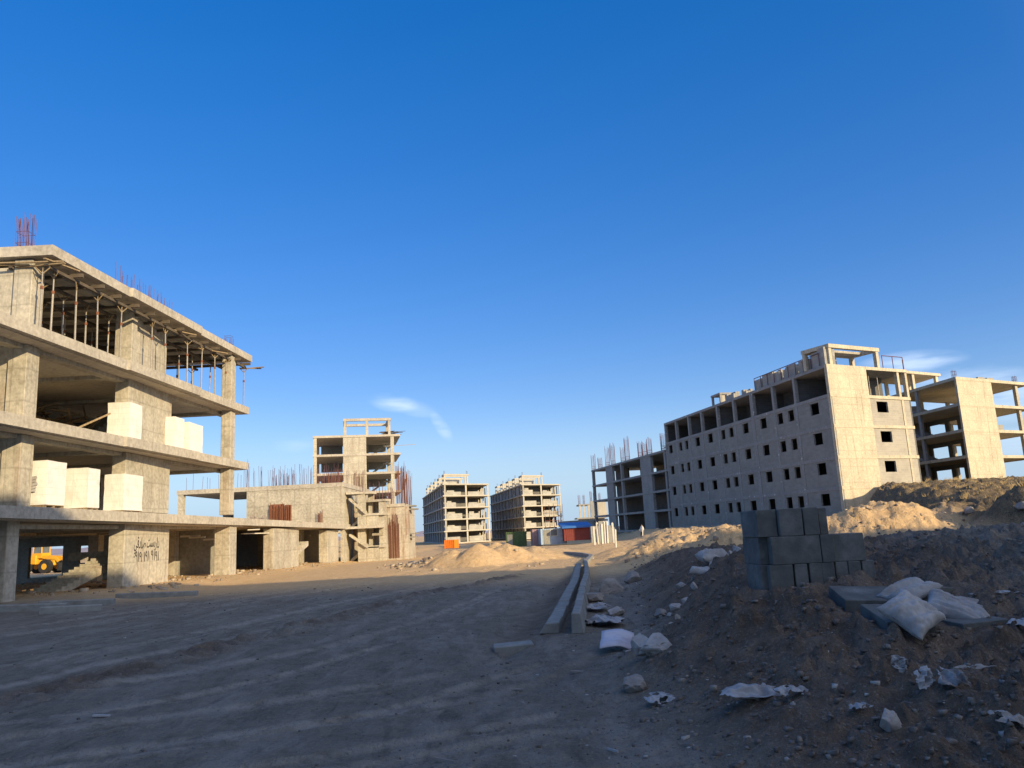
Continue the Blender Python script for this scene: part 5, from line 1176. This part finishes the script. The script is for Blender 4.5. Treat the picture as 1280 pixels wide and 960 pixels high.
# ---------------------------------------------------------------- litter: crumpled plastic, rags, boards
def crumple(name, loc, w_, l_, amp, seed, label, mt='plastic', rot=(0, 0, 0), cat='plastic bag', lift=0, n=30, tear=.25):
    g = np.linspace(-1, 1, n+1); U, V = np.meshgrid(g, g, indexing='ij'); rng = np.random.RandomState(seed)
    ex = 1+.35*fbm(np.arctan2(V, U)*1.3+seed, U*0+seed, seed, 3)
    X = U*w_/2*ex+.08*w_*fbm(U*2+seed, V*2, seed+1, 2); Y = V*l_/2*ex+.1*l_*fbm(U*2, V*2+seed, seed+2, 2)
    rid = np.abs(fbm(U*1.3+V*.9+seed, V*1.0-U*.5, seed+3, 3, .5)); Z = amp*(1-3.2*rid)+amp*.25*fbm(U*4, V*4+seed, seed+4, 2); Z = Z*(1-.6*np.clip(U**2+V**2, 0, 1))
    a = fbm(U*1.6+seed*3, V*1.6, seed+9, 2)
    mb = MB(); k = n+1; gx = TH(loc[0], loc[1])
    z0 = gx if len(loc) < 3 else loc[2]
    mb.v = [(float(X[i, j]), float(Y[i, j]), float(max(Z[i, j], -amp*.3))) for i in range(k) for j in range(k)]
    mb.f = [(i*k+j, (i+1)*k+j, (i+1)*k+j+1, i*k+j+1) for i in range(n) for j in range(n) if not (a[i, j] > tear and (abs(U[i, j]) > .25 or abs(V[i, j]) > .25)) and not (U[i, j]**2+V[i, j]**2 > 1.25+.8*a[i, j])]
    o = mb.build(name, M[mt], None, smooth=True, origin=(0, 0, 0)); bm = bmesh.new(); bm.from_mesh(o.data)
    bmesh.ops.delete(bm, geom=[v_ for v_ in bm.verts if not v_.link_faces], context='VERTS'); bm.to_mesh(o.data); bm.free()
    sb_ = o.modifiers.new('smooth', 'SUBSURF'); sb_.levels = sb_.render_levels = 1
    sd_ = o.modifiers.new('thick', 'SOLIDIFY'); sd_.thickness = .004
    o.location = (loc[0], loc[1], z0+lift+amp*.3); o.rotation_euler = [R(q) for q in rot]; tag(o, label, cat); return o
crumple('plastic_bag', (1.80, 6.70), .50, .27, .06, 2, 'long torn plastic bag with dark folds lying across the lower mound', rot=(8, 0, 12), lift=.03)
crumple('plastic_bag', (2.05, 6.45), .26, .16, .05, 12, 'pale curl of plastic just in front of the long torn bag', rot=(12, 0, 20), lift=.03)
crumple('plastic_bag', (1.22, 7.7), .26, .26, .05, 3, 'small torn plastic scrap left of the long torn bag', rot=(6, 0, 0), lift=.02)
crumple('plastic_bag', (2.78, 6.15), .13, .12, .05, 4, 'small white scrap standing upright on the lower right slope', rot=(70, 15, 10), lift=.09)
crumple('plastic_bag', (2.80, 5.85), .18, .14, .05, 5, 'pale scrap leaning right of the upright white scrap', rot=(55, -20, 30), lift=.06)
crumple('plastic_bag', (2.96, 5.75), .20, .16, .06, 6, 'grey crumpled scrap with a dark hollow, right of the leaning scrap', rot=(35, 10, -10), lift=.04)
crumple('plastic_bag', (2.35, 5.9), .16, .10, .04, 14, 'flat dull scrap left of the upright white scrap', lift=.02)
crumple('plastic_bag', (2.99, 5.2), .24, .13, .05, 7, 'bright white curl of plastic cut by the right edge of the picture', 'sack', rot=(10, 12, -10), lift=.03)
crumple('plastic_bag', (1.36, 14.3), .62, .85, .11, 8, 'white plastic bag slumped against the near end of the right kerb row', 'sack', lift=.05)
crumple('plastic_bag', (1.52, 16.6), .5, .7, .10, 18, 'dusty white bag beside the kerb rows, behind the slumped one', 'sack', lift=.05)
crumple('plastic_bag', (4.7, 7.95), .22, .16, .02, 9, 'flat white sheet on the bare slope right of the sacks', 'sack', lift=.02)
crumple('plastic_bag', (4.5, 7.3), .28, .30, .05, 10, 'white rag trailing at the right edge below the flat sheet', 'sack', lift=.02)
crumple('plastic_bag', (3.3, 6.1), .3, .05, .03, 28, 'thin pale strip of plastic at the lower right', 'sack', lift=.02)
pillow('sack', .62, .44, .26, 21, (3.95, 16.6, TH(3.95, 16.6)+.12), (6, 4, 10), 'rounded white sack lying far back on the mound')
pillow('sack', .40, .28, .14, 23, (3.25, 14.7, TH(3.25, 14.7)+.06), (6, 4, -14), 'small whitish sack just below the rounded white sack')
k_rng = random.Random(77)
# line of pale broken lumps along the top of the dark slope
lumps = []
for t in range(26):
    f = t/25; x = 2.05+2.6*f+k_rng.uniform(-.2, .2); y = 12.2+5.6*f+k_rng.uniform(-.5, .5); s = k_rng.uniform(.04, .13)
    lumps.append((x, y, s))
ico = None
def lump_mesh(seed, mt):
    bm = bmesh.new(); bmesh.ops.create_icosphere(bm, subdivisions=3, radius=1); rr = random.Random(seed)
    P = np.array([v_.co for v_ in bm.verts]); Q = P.copy(); rs = np.random.RandomState(seed)
    for _ in range(10):
        n_ = rs.normal(size=3); n_ /= np.linalg.norm(n_); k = Q @ n_; lim = rs.uniform(.45, .75); Q -= np.outer(np.clip(k-lim, 0, 9)*.95, n_)
    for v_, q in zip(bm.verts, Q): v_.co = q
    me = bpy.data.meshes.new('stone'); bm.to_mesh(me); bm.free(); me.materials.append(M[mt]); return me
LM = [lump_mesh(s, 'rockw') for s in range(5)]
for i, (x, y, s) in enumerate(lumps):
    o = bpy.data.objects.new('mortar_lump', LM[i % 5]); col.objects.link(o); o.location = (x, y, TH(x, y)+s*.3); o.scale = (s*1.2, s, s*.7); o.rotation_euler = (k_rng.random(), k_rng.random(), k_rng.random()*6)
    tag(o, ORD[i]+' pale broken lump from the bottom of the whitish strip up the dark mound', 'mortar lump', 'strip of pale lumps on the mound')
# folded board
def folded_board():
    m = MB(); x, y = 1.22, 11.3; z = TH(x, y)+.05
    g = 8
    for i in range(g):
        for j in range(g):
            pass
    P = lambda u, v_: (x-.22+.46*u+.10*v_, y-.25+.62*v_, z+.03+.13*v_+.03*math.sin(u*2.4+.3)+(-.14*(u-.6) if u > .6 else 0)+.02*math.sin(v_*7))
    vs = [P(i/g, j/g) for i in range(g+1) for j in range(g+1)]
    m.add(vs, [(i*(g+1)+j, (i+1)*(g+1)+j, (i+1)*(g+1)+j+1, i*(g+1)+j+1) for i in range(g) for j in range(g)])
    o = m.build('fallen_board', M['board'], None, smooth=True); s_ = o.modifiers.new('thick', 'SOLIDIFY'); s_.thickness = .01; tag(o, 'pale lilac cardboard sheet propped on rubble in front of the kerb rows', 'board')
folded_board()
for x, y, ln, rz, lb, mt in ((-4.46, 8.65, .17, 4, 'small white chip lying alone on the road at the lower left', 'sack'), (1.25, 10.0, .25, 70, 'short white stick leaning in the rubble below the lilac sheet', 'sack'), (.62, 6.35, .16, 115, 'thin white stick on the road near the rubble edge', 'sack'),
                            (-.65, 6.4, .2, -25, 'pale twig on the road left of the rubble edge', 'rock'), (.62, 9.9, .18, 3, 'flat pale chip below the lone slab', 'rock'), (-.1, 9.1, .11, 3, 'small pale flake on the road left of the rubble', 'rock')):
    o = MB().obb((0, 0, 0), (ln, ln*(.28 if ln < .19 and 'stick' not in lb else .06), .015), 0).build('chip' if 'chip' in lb or 'flake' in lb else 'stick', M[mt], None, origin=(0, 0, 0)); o.location = (x, y, TH(x, y)+.02); o.rotation_euler = (0, R(5), R(rz)); tag(o, lb, 'chip' if 'chip' in lb or 'flake' in lb else 'stick')
# dry twigs at the bottom
tw = MB(); rr = random.Random(12); p = Vector((-.55, 5.0, TH(-.55, 5.0)+.02))
for i in range(14):
    q = p+Vector((.10, rr.uniform(-.035, .06), 0)); q.z = TH(q.x, q.y)+.02+.02*rr.random(); tw.tube(p, q, .006, 4)
    if rr.random() < .45: tw.tube(q, q+Vector((rr.uniform(.05, .2), rr.uniform(-.12, .15), .02)), .004, 4)
    p = q
tag(tw.build('twig', M['twig'], None), 'dark dry twig lying across the foreground at the bottom of the picture', 'twig')
# ---------------------------------------------------------------- gravel, clods and weeds (uncountable)
def scatter(name, n, sampler, sizes, mt, seed, flat=.7, sub=1):
    rs = np.random.RandomState(seed); X, Y, ok = sampler(rs, n); X, Y = X[ok], Y[ok]; Z = terrain(X, Y)[0]; m = len(X)
    bm = bmesh.new(); bmesh.ops.create_cube(bm, size=1.25); bv = np.array([v_.co for v_ in bm.verts]); bf = np.array([[v_.index for v_ in f.verts] for f in bm.faces]); bm.free(); nf = bf.shape[1]
    s = sizes(rs, m, X, Y)
    V = np.repeat(bv[None], m, 0)*(1+rs.uniform(-.5, .3, (m, len(bv), 3)))
    V *= rs.uniform(.6, 1.3, (m, 1, 3))*np.array([1, 1, flat])
    a = rs.uniform(0, 6.28, m); c, q = np.cos(a), np.sin(a)
    Vx = V[:, :, 0]*c[:, None]-V[:, :, 1]*q[:, None]; Vy = V[:, :, 0]*q[:, None]+V[:, :, 1]*c[:, None]
    co = np.stack([Vx*s[:, None]+X[:, None], Vy*s[:, None]+Y[:, None], V[:, :, 2]*s[:, None]+Z[:, None]+s[:, None]*.08], -1).reshape(-1, 3)
    fc = (bf[None]+np.arange(m)[:, None, None]*len(bv)).reshape(-1, nf)
    me = bpy.data.meshes.new(name); me.vertices.add(len(co)); me.vertices.foreach_set('co', co.ravel()); me.loops.add(fc.size); me.loops.foreach_set('vertex_index', fc.ravel().astype(np.int32))
    me.polygons.add(len(fc)); me.polygons.foreach_set('loop_start', np.arange(0, fc.size, nf, dtype=np.int32)); me.update(calc_edges=True); me.materials.append(mt)
    o = bpy.data.objects.new(name, me); col.objects.link(o); return o
def samp(y0, y1, where):
    def f(rs, n):
        Y = np.exp(rs.uniform(math.log(y0), math.log(y1), n)); X = rs.uniform(-.72, .75, n)*Y
        return X, Y, where(X, Y, rs)
    return f
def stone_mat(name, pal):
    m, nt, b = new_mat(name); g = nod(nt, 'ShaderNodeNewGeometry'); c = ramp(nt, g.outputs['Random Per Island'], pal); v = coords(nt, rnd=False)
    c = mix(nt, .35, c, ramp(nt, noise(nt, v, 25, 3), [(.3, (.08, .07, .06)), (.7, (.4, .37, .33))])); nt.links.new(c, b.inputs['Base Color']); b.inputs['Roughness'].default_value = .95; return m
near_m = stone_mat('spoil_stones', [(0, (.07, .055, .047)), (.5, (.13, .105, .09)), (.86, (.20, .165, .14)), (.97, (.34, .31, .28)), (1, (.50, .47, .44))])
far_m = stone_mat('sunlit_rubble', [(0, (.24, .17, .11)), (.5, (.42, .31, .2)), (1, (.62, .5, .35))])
M_of = lambda X, Y: terrain(X, Y, False)[1]
def pw(a, b, p):
    return lambda rs, m, X, Y: a+(b-a)*rs.random_sample(m)**p
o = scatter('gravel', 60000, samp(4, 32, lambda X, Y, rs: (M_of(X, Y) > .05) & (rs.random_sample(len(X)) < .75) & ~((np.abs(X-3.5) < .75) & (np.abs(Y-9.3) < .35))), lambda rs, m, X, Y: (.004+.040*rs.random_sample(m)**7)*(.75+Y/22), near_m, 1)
tag(o, 'loose stones and clods strewn over the dark earth mound', 'gravel', kind='stuff')
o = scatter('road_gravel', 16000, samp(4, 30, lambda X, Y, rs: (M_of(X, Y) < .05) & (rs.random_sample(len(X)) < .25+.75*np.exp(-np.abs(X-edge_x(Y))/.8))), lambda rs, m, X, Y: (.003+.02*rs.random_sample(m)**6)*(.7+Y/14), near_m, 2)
tag(o, 'small stones scattered over the shaded dirt road', 'gravel', kind='stuff')
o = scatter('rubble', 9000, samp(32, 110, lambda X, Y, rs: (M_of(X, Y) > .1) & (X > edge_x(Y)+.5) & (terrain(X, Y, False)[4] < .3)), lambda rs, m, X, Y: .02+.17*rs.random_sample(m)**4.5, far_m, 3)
tag(o, 'sunlit rubble and broken clods beyond the kerb rows', 'rubble', kind='stuff')
o = scatter('sand_rubble', 900, samp(40, 70, lambda X, Y, rs: (X > -9) & (X < 3.5) & (X/Y > -.16)), lambda rs, m, X, Y: .03+.2*rs.random_sample(m)**5, far_m, 4)
tag(o, 'stray clods round the sand heaps at the end of the dirt road', 'rubble', kind='stuff')
_sv = M_of
rs0 = np.random.RandomState(99)
lm = stone_mat('scraps', [(0, (.30, .29, .28)), (.6, (.48, .47, .46)), (1, (.66, .65, .64))])
o = scatter('scraps', 900, samp(4.2, 26, lambda X, Y, rs: (X > edge_x(Y)-.9) & (rs.random_sample(len(X)) < .35+.65*np.exp(-np.abs(X-edge_x(Y))/1.2))), lambda rs, m, X, Y: (.008+.035*rs.random_sample(m)**3)*(.7+Y/18), lm, 11, flat=.25)
tag(o, 'small pale scraps of plastic and paper sprinkled over the mound and its foot', 'litter', kind='stuff')
def debris_left(X, Y, rs): return (X > -34) & (X < FA(Y)-.2) & (X < -14.5)
rs_ = np.random.RandomState(8)
o = scatter('floor_debris', 1400, lambda rs, n: (rs.uniform(-30, -14.6, n), rs.uniform(30, 72, n), np.ones(n, bool)), lambda rs, m, X, Y: .03+.2*rs.random_sample(m)**4, far_m, 5)
tag(o, 'broken blocks and dirt lying under the left frame', 'rubble', kind='stuff')
o = scatter('block_rubble', 220, lambda rs, n: (rs.normal(-6.9, .7, n), rs.normal(52, 1.8, n), np.ones(n, bool)), lambda rs, m, X, Y: .06+.28*rs.random_sample(m)**2.5, far_m, 6)
tag(o, 'heap of broken pale blocks left of the sand heaps', 'rubble', kind='stuff')
# dry tufts on the right ridge
def weeds():
    rs = np.random.RandomState(4); mb = MB(); n = 900
    Y = rs.uniform(34, 78, n); X = rs.uniform(.30, .66, n)*Y; h, m, t, s, rg = terrain(X, Y)
    for x, y, z, g in zip(X, Y, h, rg):
        if g < .75: continue
        for _ in range(9):
            a = rs.uniform(0, 6.28); l_ = rs.uniform(.08, .3); bx_, by = x+rs.uniform(-.15, .15), y+rs.uniform(-.15, .15); dx, dy = math.cos(a)*l_*.6, math.sin(a)*l_*.6
            mb.add([(bx_-.02, by, z-.03), (bx_+.02, by, z-.03), (bx_+dx, by+dy, z+l_)], [(0, 1, 2)])
    tag(mb.build('dry_weeds', M['straw'], None), 'dry straw coloured weeds along the crest of the right hand bank', 'weeds', kind='stuff')
weeds()
